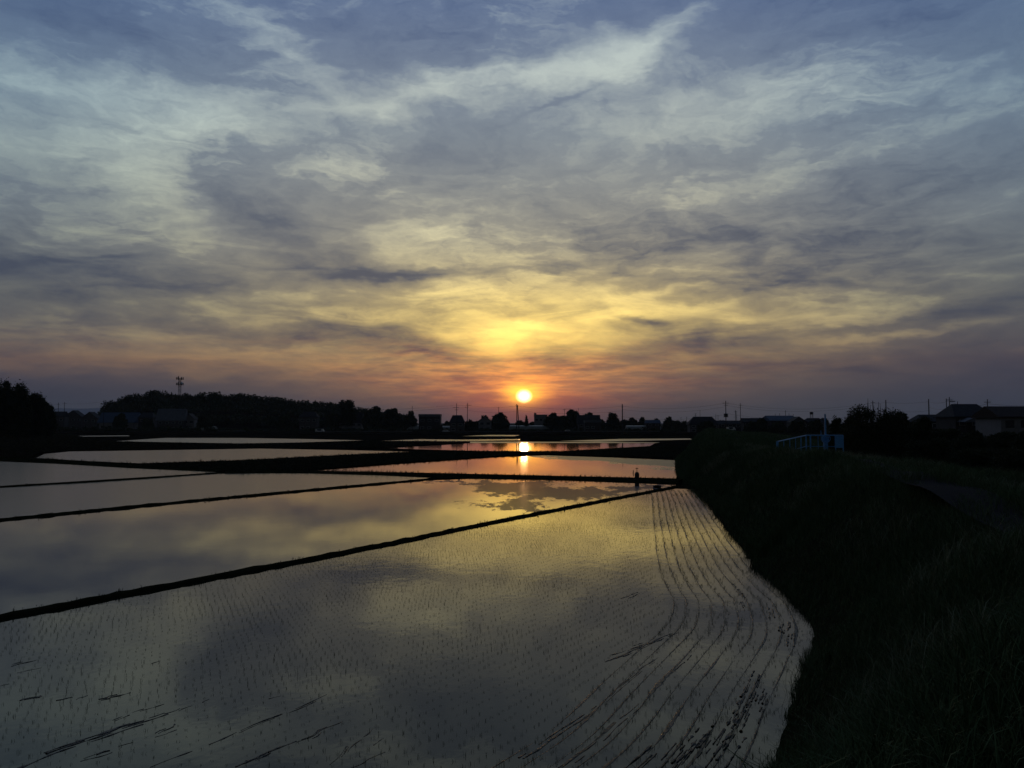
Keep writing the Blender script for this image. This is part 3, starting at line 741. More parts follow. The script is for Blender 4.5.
VT = 'trees between the village houses'
for a in [(347,400,27,560,'broad round tree at the right end of the wooded ridge'),(373,405.5,24,540,'dark tree filling the gap right of the ridge\'s round tree'),
          (392,408.5,26,560,'wide low tree left of the lone thin pole at the centre left'),(410,411,16,560,'small round tree just left of the box shaped building'),
          (470,418.5,12,500,'small bush like tree at the foot of the twin poles'),(485,413.5,12,560,'left tree of the dark group left of the sun pole'),
          (500,411.5,21,545,'rounded dark tree just left of the pole under the sun'),(552,412.5,20,560,'tree right beside the pale building with a small tower'),
          (573,410,20,560,'tallest tree of the clump right of the sun'),(588,411.5,16,570,'tree on the right flank of the clump right of the sun'),
          (563,414,14,550,'small tree tucked left in the clump right of the sun'),(613,412.8,16,540,'lone round tree just left of the thick pole right of the sun'),
          (633,417,12,600,'low tree right behind the thick pole right of the sun'),(642,416.3,9,600,'small tree left of the low houses right of the thick pole'),
          (656,417.3,9,600,'tiny round tree above the dark low houses'),(668,416.3,11,600,'pointed small tree at the end of the low hedge line'),
          (762,416,14,430,'dark round tree left of the long bluish roof'),(438,421,10,520,'little shrub tree in front of the box shaped building'),
          (560,416,26,545,'wide low tree filling the foot of the clump right of the sun'),(592,416.5,20,550,'low tree closing the clump right of the sun at its right foot'),(497,417,24,538,'low wide tree at the foot of the rounded tree left of the sun'),
          (706,420,20,400,'low tree before the wide dark hipped house'),(752,421,18,395,'low tree before the dark gabled house right of the transformer pole'),(777,421.5,22,385,'low tree before the bluish roofed workshop, left'),(797,421,20,380,'low tree before the pale windowed gabled house'),(815,420,16,370,'low tree right under the round water tank'),
          (120,413,16,560,'small tree in front of the wooded ridge at the pale shed'),(148,417,14,545,'low tree between the pale shed and the pale roofed house'),
          (205,413,18,560,'dark tree right of the pale roofed house under the ridge'),(285,412,20,560,'dark tree left of the house with the hipped roof under the ridge'),
          (332,412,14,555,'tree between the hip roofed house and the pale windowed house'),(836,411.5,17,100,'dark shrubby tree just right of the blue mast')]:
    tree(*a, group=VT, zb=(.4 if a[0] > 800 else -.2), low=.04)
tree(526.5, 414.6, 5.5, 560, 'small pointed conifer right of the pole under the sun', name='conifer_tree', conic=True)
# hedge line far behind, left to right
for i, (u, yt, w) in enumerate([(60,415,14),(76,417,14),(92,418,14),(520,420,14),(535,421,14),(600,419,16),(625,419.5,16),(650,420.5,18),(675,420.5,20),(684,420,14),(722,419,16),(823,418,14),(447,421,10),(478,421,10)]):
    tree(u, yt, w, 640, 'low shrub on the skyline ' + ['beside the left grove','left of the peaked houses','behind the peaked houses','at the sun pole\'s right foot','at the pale tower building\'s foot','right of the clump by the sun','at the thick pole\'s foot','over the low houses, left','over the low houses, middle','over the low houses, right','left of the transformer pole','left of the blue mast','right of the box building','right of the twin poles'][i],
         name='shrub', low=.0, group='shrubs along the village skyline')
# big bush by the railing
def bush(px, ytop, wpx, D, label, seed, zb=.5, group='dark bushes on the land side right of the railing'):
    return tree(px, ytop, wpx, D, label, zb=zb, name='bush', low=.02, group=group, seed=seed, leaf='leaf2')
b0 = bush(873, 403, 76, 84, 'largest dark bush right of the blue railing, twigs poking from its top', 11)
bush(852, 410, 34, 88, 'left shoulder of the bush group, close to the railing end', 12)
bush(896, 411, 36, 88, 'bush sloping down right of the largest bush', 13)
bush(918, 417, 44, 96, 'low bush left of the house with the pale entrance gable', 14)
for k, (u, yt, w, D) in enumerate([(945,429,44,118),(972,430,46,108),(1000,431,46,112),(1034,430,50,104),(930,437,60,74),(975,444,60,66),(1020,448,70,58)]):
    bush(u, yt, w, D, 'low bush %s' % ['under the house with the pale entrance gable','right under the gap between the two right houses','under the pale walled house at the right edge','cut by the right photo edge below the pale walled house','nearer and lower, left of the dark hollow beyond the road','nearer and lower, in the middle of the dark hollow beyond the road','nearest and lowest, at the right photo edge beyond the road'][k], 30+k)
bx, by, bz = b0.location
for k in range(16):
    x = bx+random.uniform(-2.6, 2.4); h = random.uniform(.15, .75)*(1.6 if k in (3, 9) else 1); zt = wp(873, 403.5, 84)[2]-abs(x-bx)*.33-.35
    MB().tube((x-bx, 0, zt-bz-.6), (x-bx+random.uniform(-.15, .15), random.uniform(-.2, .2), zt-bz+h), .035, .015, 4).build('twig', M['bark'], b0)

# ---------------------------------------------------------------- houses
def house(px0, px1, ytop, D, label, kind='hip', wall='wall_mid', roof='roof_grey', zb=-.2, name='house', eave=None, depth=8.0, win=2, storeys=2, group=None, rz=0.0, extra=None):
    x0 = wp(px0, ytop, D)[0]; x1 = wp(px1, ytop, D)[0]; zt = wp(px0, ytop, D)[2]; W = x1-x0; H = zt-zb; cx = (x0+x1)/2
    t = thing(name, (cx, D, zb), label, 'house' if name == 'house' else name.replace('_', ' '), group, rz)
    w2 = W/2; d2 = depth/2
    if kind == 'flat':
        MB().box(-w2+.2, w2-.2, -d2+.2, d2-.2, 0, H-1.6).build('wall', M[wall], t)
        MB().box(-w2, w2, -d2, d2, H-1.6, H).build('roof', M[roof], t); he = H-1.6; iw = w2-.2; idp = d2-.2
    else:
        he = eave if eave is not None else H*(.74 if kind != 'gable_front' else .68)
        iw, idp = w2*.9, d2*.9
        m = MB(); m.box(-iw, iw, -idp, idp, 0, he)
        if kind == 'gable_front': m.poly([(-iw,-idp,he),(iw,-idp,he),(0,-idp,H-.25),(-iw,idp,he),(iw,idp,he),(0,idp,H-.25)], [(0,1,2),(5,4,3)])
        if kind == 'gable_side': m.poly([(-iw,-idp,he),(-iw,idp,he),(-iw,0,H-.25),(iw,-idp,he),(iw,idp,he),(iw,0,H-.25)], [(0,2,1),(3,4,5)])
        m.build('wall', M[wall], t)
        e = he-.12; r = MB(); k = .22
        if kind == 'hip': top = [(-w2*.6,0,H),(w2*.6,0,H)]
        elif kind == 'gable_side': top = [(-w2,0,H),(w2,0,H)]
        if kind in ('hip', 'gable_side'):
            r.poly([(-w2,-d2,e),(w2,-d2,e),(w2,d2,e),(-w2,d2,e)]+top+[(-w2,-d2,e-k),(w2,-d2,e-k),(w2,d2,e-k),(-w2,d2,e-k)],
                   [(0,1,5,4),(1,2,5),(2,3,4,5),(3,0,4),(0,6,7,1),(1,7,8,2),(2,8,9,3),(3,9,6,0),(6,9,8,7)])
        else:
            r.poly([(-w2,-d2,e),(0,-d2,H),(w2,-d2,e),(-w2,d2,e),(0,d2,H),(w2,d2,e),(-w2,-d2,e-k),(0,-d2,H-k*1.6),(w2,-d2,e-k),(-w2,d2,e-k),(0,d2,H-k*1.6),(w2,d2,e-k)],
                   [(0,3,4,1),(1,4,5,2),(6,7,10,9),(7,8,11,10),(0,1,7,6),(1,2,8,7),(3,9,10,4),(4,10,11,5),(0,6,9,3),(2,5,11,8)])
        r.build('roof', M[roof], t)
    st = storeys if he > 4.5 else 1
    for s_ in range(st):
        zc = he*( .5 if st == 1 else (.27, .76)[s_])
        for i in range(win):
            xc = -iw + 2*iw*(i+.5)/win + (.15 if s_ else 0)
            ww = min(1.0, iw/win*.5); hh = min(.6, he/st*.24)
            if s_ == 0 and i == win-1:
                MB().box(xc-.5, xc+.5, -idp-.06, -idp-.003, 0, min(2.1, he*.8)).build('door', M['roof_brown'], t); continue
            f = MB().box(xc-ww-.08, xc+ww+.08, -idp-.05, -idp-.003, zc-hh-.08, zc+hh+.08).build('window', M['white'] if wall != 'wall_pale' else M['wall_dark'], t)
            MB().box(xc-ww, xc+ww, -idp-.07, -idp-.052, zc-hh, zc+hh).build('pane', M['glass'], f)
    if extra: extra(t, w2, d2, he, H)
    return t
HG = 'houses of the far village row'
house(55,67,411.5,600,'leftmost small house beside the big grove, dark gabled roof',kind='gable_side',group=HG)
house(66,85,410.3,620,'dark house with a low peaked roof, second from the left grove',kind='gable_front',wall='wall_mid',group=HG,win=3)
house(84,100,411.8,610,'peaked dark house beside the ridge\'s left end',kind='gable_front',wall='wall_mid',group=HG)
house(102,140,412.5,580,'long pale bluish shed in front of the ridge\'s left end',kind='gable_side',wall='wall_pale',roof='roof_blue',name='shed',depth=14,win=5,storeys=1,eave=6.2)
house(140,156,412.5,575,'small dark house between the long pale shed and the pale roofed house',kind='hip',wall='wall_dark',group=HG)
house(158,187,408.8,560,'wide house with the pale grey roof under the antenna tower',kind='gable_side',wall='wall_mid',roof='roof_pale',group=HG,win=4,eave=7.6)
house(184,197,413.5,565,'small house touching the pale roofed house on its right, light wall',kind='gable_front',wall='wall_pale',roof='roof_grey',group=HG)
house(300,319,411.6,540,'hip roofed two storey house standing before the dark ridge',kind='hip',wall='wall_mid',roof='roof_grey',group=HG,win=3)
house(339,364,412.4,560,'house with two pale windows below the round tree',kind='gable_side',wall='wall_pale',roof='roof_grey',group=HG,win=4,eave=6.0)
house(419.5,441,414.2,520,'box shaped dark building with a flat pale rimmed roof',kind='flat',wall='wall_dark',roof='roof_pale',name='warehouse',depth=12,win=3)
house(449.5,465,415.2,500,'two storey house with a hipped roof under the left twin pole',kind='hip',wall='wall_mid',roof='roof_grey',group=HG,win=2,eave=6.2)
house(478,492,416,530,'gabled house half hidden by the trees left of the sun pole',kind='gable_front',wall='wall_pale',roof='roof_brown',group=HG)
def towr(t, w2, d2, he, H):
    MB().box(-w2+.1, -w2+1.8, -1.2, 1.2, H, H+1.4).build('stair_tower', M['wall_pale'], t)
house(534,547,414.6,640,'pale block with a small tower on its left end, right of the sun',kind='flat',wall='wall_pale',roof='wall_pale',name='office_building',depth=12,win=3,extra=towr)
house(577,600,415,520,'pale roofed house in front of the clump right of the sun',kind='gable_side',wall='wall_mid',roof='roof_grey',group=HG,win=4,eave=5.6)
house(584,601,420,500,'low open shed in front of the clump right of the sun',kind='flat',wall='wall_dark',roof='roof_pale',name='shed',depth=6,win=3,storeys=1)
house(645,660,420,560,'low dark house with a bluish roof right of the thick pole',kind='gable_side',wall='wall_dark',roof='roof_blue',group=HG)
house(687,718,416.6,470,'wide dark hip roofed house left of the transformer pole',kind='hip',wall='wall_mid',roof='roof_grey',group=HG,win=4,eave=5)
house(716,741,420.5,480,'low house behind the white van, lean roof',kind='gable_side',wall='wall_dark',roof='roof_grey',group=HG,win=3)
house(741,766,418,460,'dark gabled house right of the transformer pole',kind='gable_side',wall='wall_dark',roof='roof_grey',group=HG,win=4)
house(765,793,415.6,430,'long low building with the bluish roof left of the blue mast',kind='gable_side',wall='wall_dark',roof='roof_blue',name='workshop',depth=16,win=5,storeys=1)
house(788,805,416.6,410,'gabled house with pale windows left of the blue mast',kind='gable_front',wall='wall_mid',roof='roof_grey',group=HG,win=3)
house(803,823,418,410,'low house with a wide grey roof, nearest to the blue mast',kind='hip',wall='wall_dark',roof='roof_grey',group=HG,win=3)
RG = 'houses on the right beyond the bushes'
house(912,943,414.5,230,'low roofed house half sunk behind the bushes, left of the gabled entrance house',kind='hip',wall='wall_dark',roof='roof_grey',zb=.6,group=RG,win=3)
def porch(t, w2, d2, he, H):
    a = 3.0; z = wp(0, 421.8, 195)[2]-.6; zt = wp(0, 417.6, 195)[2]-.6
    c = -w2+1.1+1.9
    MB().poly([(c-2.3,-d2-a,z),(c,-d2-a,zt),(c+2.3,-d2-a,z),(c-2.3,-d2*.9,z),(c,-d2*.9,zt),(c+2.3,-d2*.9,z),(c-2.3,-d2-a,z-.12),(c+2.3,-d2-a,z-.12)],
              [(0,3,4,1),(1,4,5,2),(0,1,2),(6,0,2,7)]).build('entrance_roof', M['roof_pale'], t)
    p = MB(); p.box(c-1.9,c-1.75,-d2-a+.3,-d2-a+.45,0,z); p.build('post', M['wall_dark'], t)
    p = MB(); p.box(c+1.75,c+1.9,-d2-a+.3,-d2-a+.45,0,z); p.build('post', M['wall_dark'], t)
house(943,985,404,198,'dark two storey house with a pale gabled entrance roof',kind='hip',wall='wall_dark',roof='roof_grey',zb=.6,group=RG,win=3,eave=6.6,depth=10,extra=porch)
house(984,1052,406.3,150,'pale walled house with a brown roof cut by the right photo edge',kind='gable_side',wall='wall_pale',roof='roof_brown',zb=.6,group=RG,win=4,eave=6.2,depth=9)

# greenhouses: long ribs under film
def greenhouse(px0, px1, D, label, h=3.0, depth=6.5):
    x0 = wp(px0, 425, D)[0]; x1 = wp(px1, 425, D)[0]
    t = thing('greenhouse', ((x0+x1)/2, D, -.2), label, 'greenhouse', 'plastic greenhouses along the field edge'); w = (x1-x0)/2; n = 8
    prof = [(-depth/2*math.cos(PI*k/n), .9+(h-.9)*math.sin(PI*k/n)) for k in range(n+1)]; prof = [(-depth/2, 0)] + prof + [(depth/2, 0)]
    V = [(sx*w, y, z) for sx in (-1, 1) for y, z in prof]; m_ = len(prof)
    Fc = [(i, i+1, m_+i+1, m_+i) for i in range(m_-1)] + [tuple(range(m_-1, -1, -1)), tuple(range(m_, 2*m_))]
    link('film_cover', V, Fc, M['film'], t)
    fr = MB(); k = max(4, int(2*w/4))
    for i in range(k+1):
        x = -w+2*w*i/k
        for a, b in zip(prof[:-1], prof[1:]): fr.tube((x, a[0]*1.01, a[1]+.03), (x, b[0]*1.01, b[1]+.03), .04, n=4, cap=False)
    fr.build('hoop_frame', M['steel'], t); MB().box(-w-.06, -w-.003, -.8, .8, 0, 2).build('door', M['wall_pale'], t)
greenhouse(197,216,560,'short bluish greenhouse under the ridge right of the pale roofed house',3.2)
greenhouse(404,420,560,'greenhouse left of the box shaped building',4.0)
greenhouse(440,451,560,'short greenhouse between the box building and the twin pole house',3.6)
greenhouse(497,549,560,'longest pale greenhouse, directly below the sun',4.0)
greenhouse(626,651,560,'greenhouse right of the thick pole',3.9)
greenhouse(652,660,575,'stub of a greenhouse at the low bluish roofed house',3.4)
lob = []; r_ = random.Random(9)
for u in np.arange(-20, 690, 2.2):
    if r_.random() < .16: continue
    for D in (505, 520):
        hgt = r_.uniform(1.2, 2.6)*(1.45 if (u < 200 or r_.random() < .12) else 1)
        if 495 < u < 550 or 404 < u < 420: hgt = min(hgt, 1.7)
        lob.append((wp(u, 424, D)[0], D+r_.uniform(-3, 3), hgt*.5-.2, 2.0, 1.6, hgt*.55))
V, F = leaves(lob, 36000, .55, 77); V[:, 2] = np.maximum(V[:, 2], -.2)
tag(link('undergrowth', V, F, M['leaf']), 'low dark undergrowth hiding the feet of the far village houses', 'undergrowth', kind='stuff')
lob = []; r_ = random.Random(21)
for u in np.arange(930, 1900, 7):
    for D in (330, 350):
        hgt = r_.uniform(2.5, 7.5); lob.append((wp(u, 424, D)[0], D+r_.uniform(-6, 6), hgt*.5, 4.0, 3.5, hgt*.55))
V, F = leaves(lob, 26000, .6, 78); V[:, 2] = np.maximum(V[:, 2], .3)
tag(link('undergrowth', V, F, M['leaf']), 'dark scrub along the plain behind the right hand houses', 'undergrowth', kind='stuff')
# low walls along the village lane
def lowwall(px0, px1, D, h, label):
    x0 = wp(px0, 425, D)[0]; x1 = wp(px1, 425, D)[0]
    t = thing('low_wall', ((x0+x1)/2, D, -.2), label, 'wall'); w = (x1-x0)/2
    MB().box(-w, w, -.12, .12, 0, h).build('wall', M['conc'], t); MB().box(-w-.05, w+.05, -.18, .18, h, h+.1).build('coping', M['wall_pale'], t)
lowwall(325, 412, 470, .9, 'low concrete wall along the lane left of the box building')
lowwall(440, 660, 480, .8, 'long low concrete wall along the lane below the sun')
lowwall(218, 246, 490, 1.0, 'short pale wall in the field below the middle of the ridge')
# village lane
V_, F_ = ribbon(np.array([(x, 486+4*math.sin(x*.01)) for x in np.arange(-380, 200, 8.0)]), 4.5, lambda X, Y: np.full(X.shape, -.12))
tag(link('road', V_, F_, M['asphalt']), kind='structure')

# vehicles
def car(px, D, label, name='parked_car', L_=4.3, H_=1.45, zb=-.12, van=False):
    x = wp(px, 425, D)[0]; t = thing(name, (x, D, zb), label, 'van' if van else 'car')
    W_ = 1.7; l = L_/2
    pr = ([(-l,.35),(l,.35),(l,.9),(l-.25,1.1),(l-.7,H_),(-l+.15,H_),(-l,1.2)] if van else
          [(-l,.35),(l,.35),(l,.75),(l-.9,.92),(l-1.5,H_),(-l+.9,H_),(-l+.35,.95),(-l,.85)])
    n = len(pr); V = [(a, -W_/2+(.12 if b > 1.2 else 0), b) for a, b in pr]+[(a, W_/2-(.12 if b > 1.2 else 0), b) for a, b in pr]
    link('body', V, [tuple(range(n)), tuple(range(2*n-1, n-1, -1))]+[(i, n+i, n+(i+1) % n, (i+1) % n) for i in range(n)], M['white'], t)
    MB().box(-l+1.0, l-1.6, -W_/2+.02, -W_/2+.05, 1.0, H_-.12).build('window', M['glass'], t)
    for sx in (-l+.8, l-.85):
        for sy in (-W_/2-.02, W_/2-.18):
            w = MB().tube((sx, sy, .33), (sx, sy+.2, .33), .33, n=14).build('wheel', M['tyre'], t)
            MB().tube((sx, sy-.01, .33), (sx, sy+.21, .33), .18, n=10).build('rim', M['steel'], w)
    MB().box(l-.02, l+.03, -.75, -.4, .55, .72).build('headlight', M['glass'], t); MB().box(l-.02, l+.03, .4, .75, .55, .72).build('headlight', M['glass'], t)
car(320, 478, 'white van parked before the hip roofed house under the ridge', L_=5.2, H_=2.1, van=True, name='parked_van')
car(731, 420, 'white van parked at the foot of the transformer pole', L_=4.6, H_=2.0, van=True, name='parked_van', zb=1.4)
car(446, 478, 'small pale car parked between the box building and the twin pole house')
car(568, 484, 'pale car on the lane in front of the clump right of the sun')
MB_ = MB()

# ---------------------------------------------------------------- poles and cables
PG = 'utility poles along the far lanes'
POLES = {}
def pole(key, px, ytop, D, label, arms=(), tr=False, zb=-.2, guy=0, r=.16, double=0, lamp=False):
    x, _, zt = wp(px, ytop, D); H = zt-zb
    t = thing('utility_pole', (x, D, zb), label, 'utility pole', PG); POLES[key] = (x, D, zt)
    MB().tube((0,0,-.3), (0,0,H), r*1.15, r*.8, 10).build('pole', M['conc'] if False else M['wire'], t)
    for (dz, w, off) in arms:
        MB().box(-w/2+off, w/2+off, -.09, .09, H-dz-.08, H-dz+.08).build('crossarm', M['steel'], t)
        for k in (-.46, 0, .46): MB().tube((off+w*k, 0, H-dz+.081), (off+w*k, 0, H-dz+.42), .07, .05, 6).build('insulator', M['white'], t)
    if tr:
        for sx in (-.55, .55): MB().tube((sx, -.05, H-7.0), (sx, -.05, H-5.6), .38, n=12).build('transformer', M['steel'], t)
        MB().box(-1.1, 1.1, -.3, .3, H-7.16, H-7.02).build('platform', M['steel'], t)
    if guy: MB().tube((0,0,H*.9), (guy,0,0), .09, n=6).build('brace', M['wire'], t)
    if double: MB().tube((double,.0,-.3), (double*.25,0,H-.6), r, r*.8, 8).build('brace', M['wire'], t)
    if lamp: MB().box(.2, 1.5, -.15, .15, H-1.3, H-1.05).build('lamp', M['steel'], t)
    return t
P_ = pole
P_('a0', 58.5, 402.5, 500, 'thin pole just right of the left grove, left of a pair', arms=((1.2,1.8,0),))
P_('a1', 64.6, 402, 500, 'pole right of the left grove with a short crossarm, right of a pair', arms=((.8,2.6,0),))
P_('a2', 104, 399.8, 480, 'pole with a crossarm at the ridge\'s left foot', arms=((.8,2.6,.3),))
P_('b0', 412.3, 406, 470, 'plain thin pole behind the low tree at the centre left', r=.13)
P_('b1', 456.6, 403.4, 420, 'left one of two neighbouring poles, wide double crossarm', arms=((2.2,2.9,-.4),(3.4,1.8,0)))
P_('b2', 467.5, 403, 400, 'right one of two neighbouring poles, arm reaching right', arms=((1.2,2.4,.6),(2.2,1.6,-.4)))
P_('b3', 498.6, 407, 560, 'short pole rising behind the rounded tree left of the sun', arms=((.6,1.8,0),))
P_('c0', 516.8, 404, 400, 'thick leaning braced pole right under the sun', arms=((1.0,1.4,0),), r=.24, double=1.3)
P_('c1', 564.5, 409, 600, 'left leg pole of the wide portal above the clump right of the sun', arms=((.5,2.2,-.2),(.0,4.4,2.0)))
P_('c2', 570.5, 408.7, 600, 'right leg pole of the wide portal above the clump right of the sun', arms=((.8,2.4,0),))
P_('c3', 578.4, 408, 600, 'thin stub pole just right of the portal', r=.12)
P_('c4', 609, 412.2, 620, 'short pole with an arm above the lone round tree', arms=((.3,2,0),))
P_('d0', 622.3, 404, 380, 'thick dark pole standing alone right of the lone round tree', r=.27, arms=((1.4,.9,0),))
P_('d1', 681, 417.2, 640, 'tiny pole left of the wide dark house, lower one', arms=((.4,1.6,0),), r=.12)
P_('d2', 686.5, 416.6, 640, 'tiny pole left of the wide dark house, higher one', arms=((.4,1.6,0),), r=.12)
P_('d3', 695.5, 413.3, 600, 'small pole with two arms above the wide dark house', arms=((.4,2.4,0),(1.6,1.6,0)))
P_('d4', 700, 409.8, 620, 'faint thin mast right of the small two armed pole', r=.12)
P_('d5', 715.8, 414, 560, 'small plain pole left of the transformer pole', r=.14)
P_('d6', 718, 415, 560, 'small cross pole directly left of the transformer pole', arms=((.5,1.6,0),), r=.13)
P_('e0', 725.7, 400.8, 350, 'tall pole with crossarms and a round transformer', arms=((1.0,2.6,0),(2.0,1.6,0)), tr=True, r=.2)
P_('e1', 735.4, 410, 480, 'pole with paired uprights right of the transformer pole', arms=((1.0,2.0,0),(4.2,2.2,0)), double=1.3)
P_('e2', 740.3, 403.2, 380, 'slim tall pole right of the transformer pole', r=.14, arms=((1.0,.8,0),))
for k, (u, yt) in enumerate([(775.2,413.6),(779.6,413.2),(789,413.2),(793.3,413.8)]):
    P_('f%d' % k, u, yt, 470, 'thin stub pole above the bluish roof, %s of the row' % ['first','second','third','last'][k], r=.12)
P_('f5', 785.5, 410.3, 470, 'tallest thin pole above the bluish roof', arms=((.8,1.0,0),), r=.15)
P_('g0', 859.2, 403.6, 330, 'pole behind the left top of the largest bush', r=.2, zb=.5, arms=((.8,1.2,0),))
P_('g1', 872.8, 400.6, 330, 'pole with a small crossarm behind the largest bush', arms=((.8,1.8,0),), zb=.5)
P_('g2', 885.8, 400, 330, 'plain thick pole right behind the largest bush', r=.24, zb=.5)
P_('g3', 928.6, 399, 300, 'plain dark pole between the bushes and the dark two storey house', r=.22, zb=.5)
P_('g4', 946.3, 398.6, 215, 'left pole of the pair at the roof of the dark two storey house', r=.13, zb=.5)
P_('g5', 949.3, 397, 215, 'pole with crossarm and lamp box at the dark two storey house', arms=((.8,1.6,0),), r=.12, zb=.5, lamp=True)
P_('g6', 957.5, 401.5, 215, 'short pole rising over the roof of the dark two storey house', r=.11, zb=.5)
P_('g7', 987.3, 399.2, 215, 'cross shaped pole between the two right houses', arms=((.8,1.7,0),), r=.13, zb=.5)
P_('g8', 1045, 400, 230, 'pole outside the right edge of the photo', arms=((.8,1.7,0),), r=.13, zb=.5)
P_('z0', -40, 400, 470, 'pole outside the left edge of the photo', arms=((.8,2.6,0),), r=.16)

def cable(a, b, label, sag=.9, dz=(0,), r=.035, dx=0):
    m = MB(); A, B_ = Vector(POLES[a]), Vector(POLES[b])
    n = 10
    for z in dz:
        p = [A.lerp(B_, i/n) + Vector((0, 0, -1.0+z - sag*4*(i/n)*(1-i/n))) for i in range(n+1)]
        for i in range(n): m.tube(p[i], p[i+1], r, n=4, cap=False)
    return tag(m.build('power_line', M['wire']), label, 'power line', 'cables between the utility poles')
cable('a1','a2','cable pair spanning from the left grove\'s pole to the ridge\'s left pole', dz=(0,-3.2), sag=.7)
cable('z0','a0','cable pair running behind the left grove', dz=(0,-3.2))
cable('a2','b1','long cable pair passing in front of the wooded ridge', dz=(0,-1.2), sag=5)
cable('b1','b2','short cables joining the two neighbouring poles', dz=(0,-1.2), sag=.2)
cable('b2','c0','cable pair from the twin poles to the braced pole under the sun', dz=(0,-2.6), sag=1.0)
cable('c0','d0','cable pair from the braced pole under the sun to the thick pole', dz=(0,-2.2), sag=1.5)
cable('d0','e0','cable pair from the thick pole to the transformer pole', dz=(0,-1.6,-5), sag=1.8)
cable('e0','g1','long sagging cable pair from the transformer pole to behind the largest bush', dz=(0,-1.0,-4.5), sag=2.6)
cable('g1','g2','short cables between the two poles behind the largest bush', dz=(0,-3.2), sag=.2)
cable('g2','g3','cable pair from the bush poles to the plain dark pole', dz=(0,-3.4), sag=.5)
cable('g3','g5','cable pair from the plain dark pole to the lamp box pole', dz=(0,-2.0), sag=.6)
cable('g5','g7','cable from the lamp box pole to the cross shaped pole', dz=(-.2,), sag=1.0)
cable('g7','g8','cable leaving the photo on the right', dz=(-.2,), sag=.5)

# antenna tower on the ridge
x, D, zt = wp(180, 375.2, 720); zb = 15.0; H = zt-zb
t = thing('antenna_tower', (x, D, zb), 'slim antenna tower with two platforms rising above the wooded ridge', 'antenna tower')
m = MB()
for sx, sy in ((-1,-1),(1,-1),(1,1),(-1,1)): m.tube((sx*1.1, sy*1.1, -2), (sx*.8, sy*.8, H-2.4), .16, n=6)
for k in range(7):
    z0, z1 = (H-3)*k/7, (H-3)*(k+1)/7
    for s1 in (-1, 1):
        m.tube((-1, s1, z0), (1, s1, z1), .07, n=4); m.tube((1, s1, z0), (-1, s1, z1), .07, n=4); m.tube((s1, -1, z0), (s1, 1, z1), .07, n=4)
m.build('lattice_mast', M['steel'], t)
for z in (H-8.2, H-3.2):
    p = MB().tube((0,0,z-.2), (0,0,z), 2.9, n=14).build('platform', M['steel'], t)
    for i in range(6):
        a = 2*PI*i/6+.3; MB().box(math.cos(a)*2.8-.28, math.cos(a)*2.8+.28, math.sin(a)*2.8-.28, math.sin(a)*2.8+.28, z-.9, z+1.4 if i != 2 else z+2.4).build('antenna_panel', M['wall_mid'], t)
MB().tube((-.9,0,H-3), (-.9,0,H), .12, .05, 6).build('lightning_rod', M['steel'], t)
MB().tube((.6,0,H-8), (2.1,-.5,H-7.2), 1.0, 1.3, 12).build('dish', M['white'], t)
# water tank on a frame above the low houses
x, D, zt = wp(811.5, 412, 420)
t = thing('water_tank', (x, D, -.2), 'round tank on a thin frame above the low house left of the blue mast', 'water tank'); H = zt+.2
MB().tube((0,0,H-1.3), (0,0,H), .9, n=14).build('tank', M['wall_dark'], t)
for sx, sy in ((-1,-1),(1,-1),(1,1),(-1,1)): MB().tube((sx*.8, sy*.8, 0), (sx*.5, sy*.5, H-1.25), .1, n=5).build('leg', M['wire'], t)

# ---------------------------------------------------------------- blue railing, sluice and mast on the embankment
g = 2.55
def gz(x, y): return float(zbank(np.array([x]), np.array([y]))[0])
def rail_pt(px, ytop, D):
    x, y, z = wp(px, ytop, D); return (x, y, z)
R0 = rail_pt(777.3, 441.6, 66); R1 = rail_pt(806, 435.4, 76); R2 = rail_pt(843, 435.4, 74)
base = Vector((R0[0], R0[1], 2.2))
t = thing('railing', base, 'light blue metal railing around the sluice on the embankment', 'railing')
def seg(a, b, n, thick_first=False, posts=None, z0=None, z1=None):
    a, b = Vector(a)-base, Vector(b)-base
    top = MB().tube(a, b, .05, n=8); top.build('top_rail', M['blue_paint'], t)
    h = 1.15
    MB().tube(a-Vector((0,0,h-.12)), b-Vector((0,0,h-.12)), .028, n=6).build('bottom_rail', M['blue_paint'], t)
    for i, (u, r) in enumerate(posts):
        p = a.lerp(b, u); MB().tube(p-Vector((0,0,h+.4)), p+Vector((0,0,.02)), r, n=8).build('post', M['blue_paint'], t)
seg(R0, R1, 8, posts=[(0,.10),(.2,.03),(.4,.03),(.6,.03),(.8,.05)])
seg(R1, R2, 8, posts=[(0,.07),(.12,.07),(.33,.03),(.55,.03),(.8,.04),(1,.06)])
a = Vector(R2)-base; b = Vector(R1)-base
c = a.lerp(b, .22); MB().poly([tuple(a-Vector((0,.03,.06))), tuple(c-Vector((0,.03,.06))), tuple(c-Vector((0,.03,1.15))), tuple(a-Vector((0,.03,1.15))),
     tuple(a-Vector((0,-.01,.06))), tuple(c-Vector((0,-.01,.06))), tuple(c-Vector((0,-.01,1.15))), tuple(a-Vector((0,-.01,1.15)))],
     [(0,1,2,3),(7,6,5,4),(0,4,5,1),(1,5,6,2),(2,6,7,3),(3,7,4,0)]).build('gate_panel', M['blue_paint'], t)
x, y, zt = wp(825, 414, 75.2); zb = wp(825, 448, 75.2)[2]-.4
t = thing('sluice_gate', (x, y, zb), 'blue sluice stand with a hand wheel and a tall thin mast inside the railing', 'sluice gate')
H = zt-zb; zw = wp(825, 438.5, 75.2)[2]-zb
MB().tube((0,0,0), (0,0,H), .10, .075, 10).build('mast', M['blue_paint'], t)
MB().box(-.16,.16,-.16,.16,0,zw-.3).build('pedestal', M['blue_paint'], t)
w = MB()
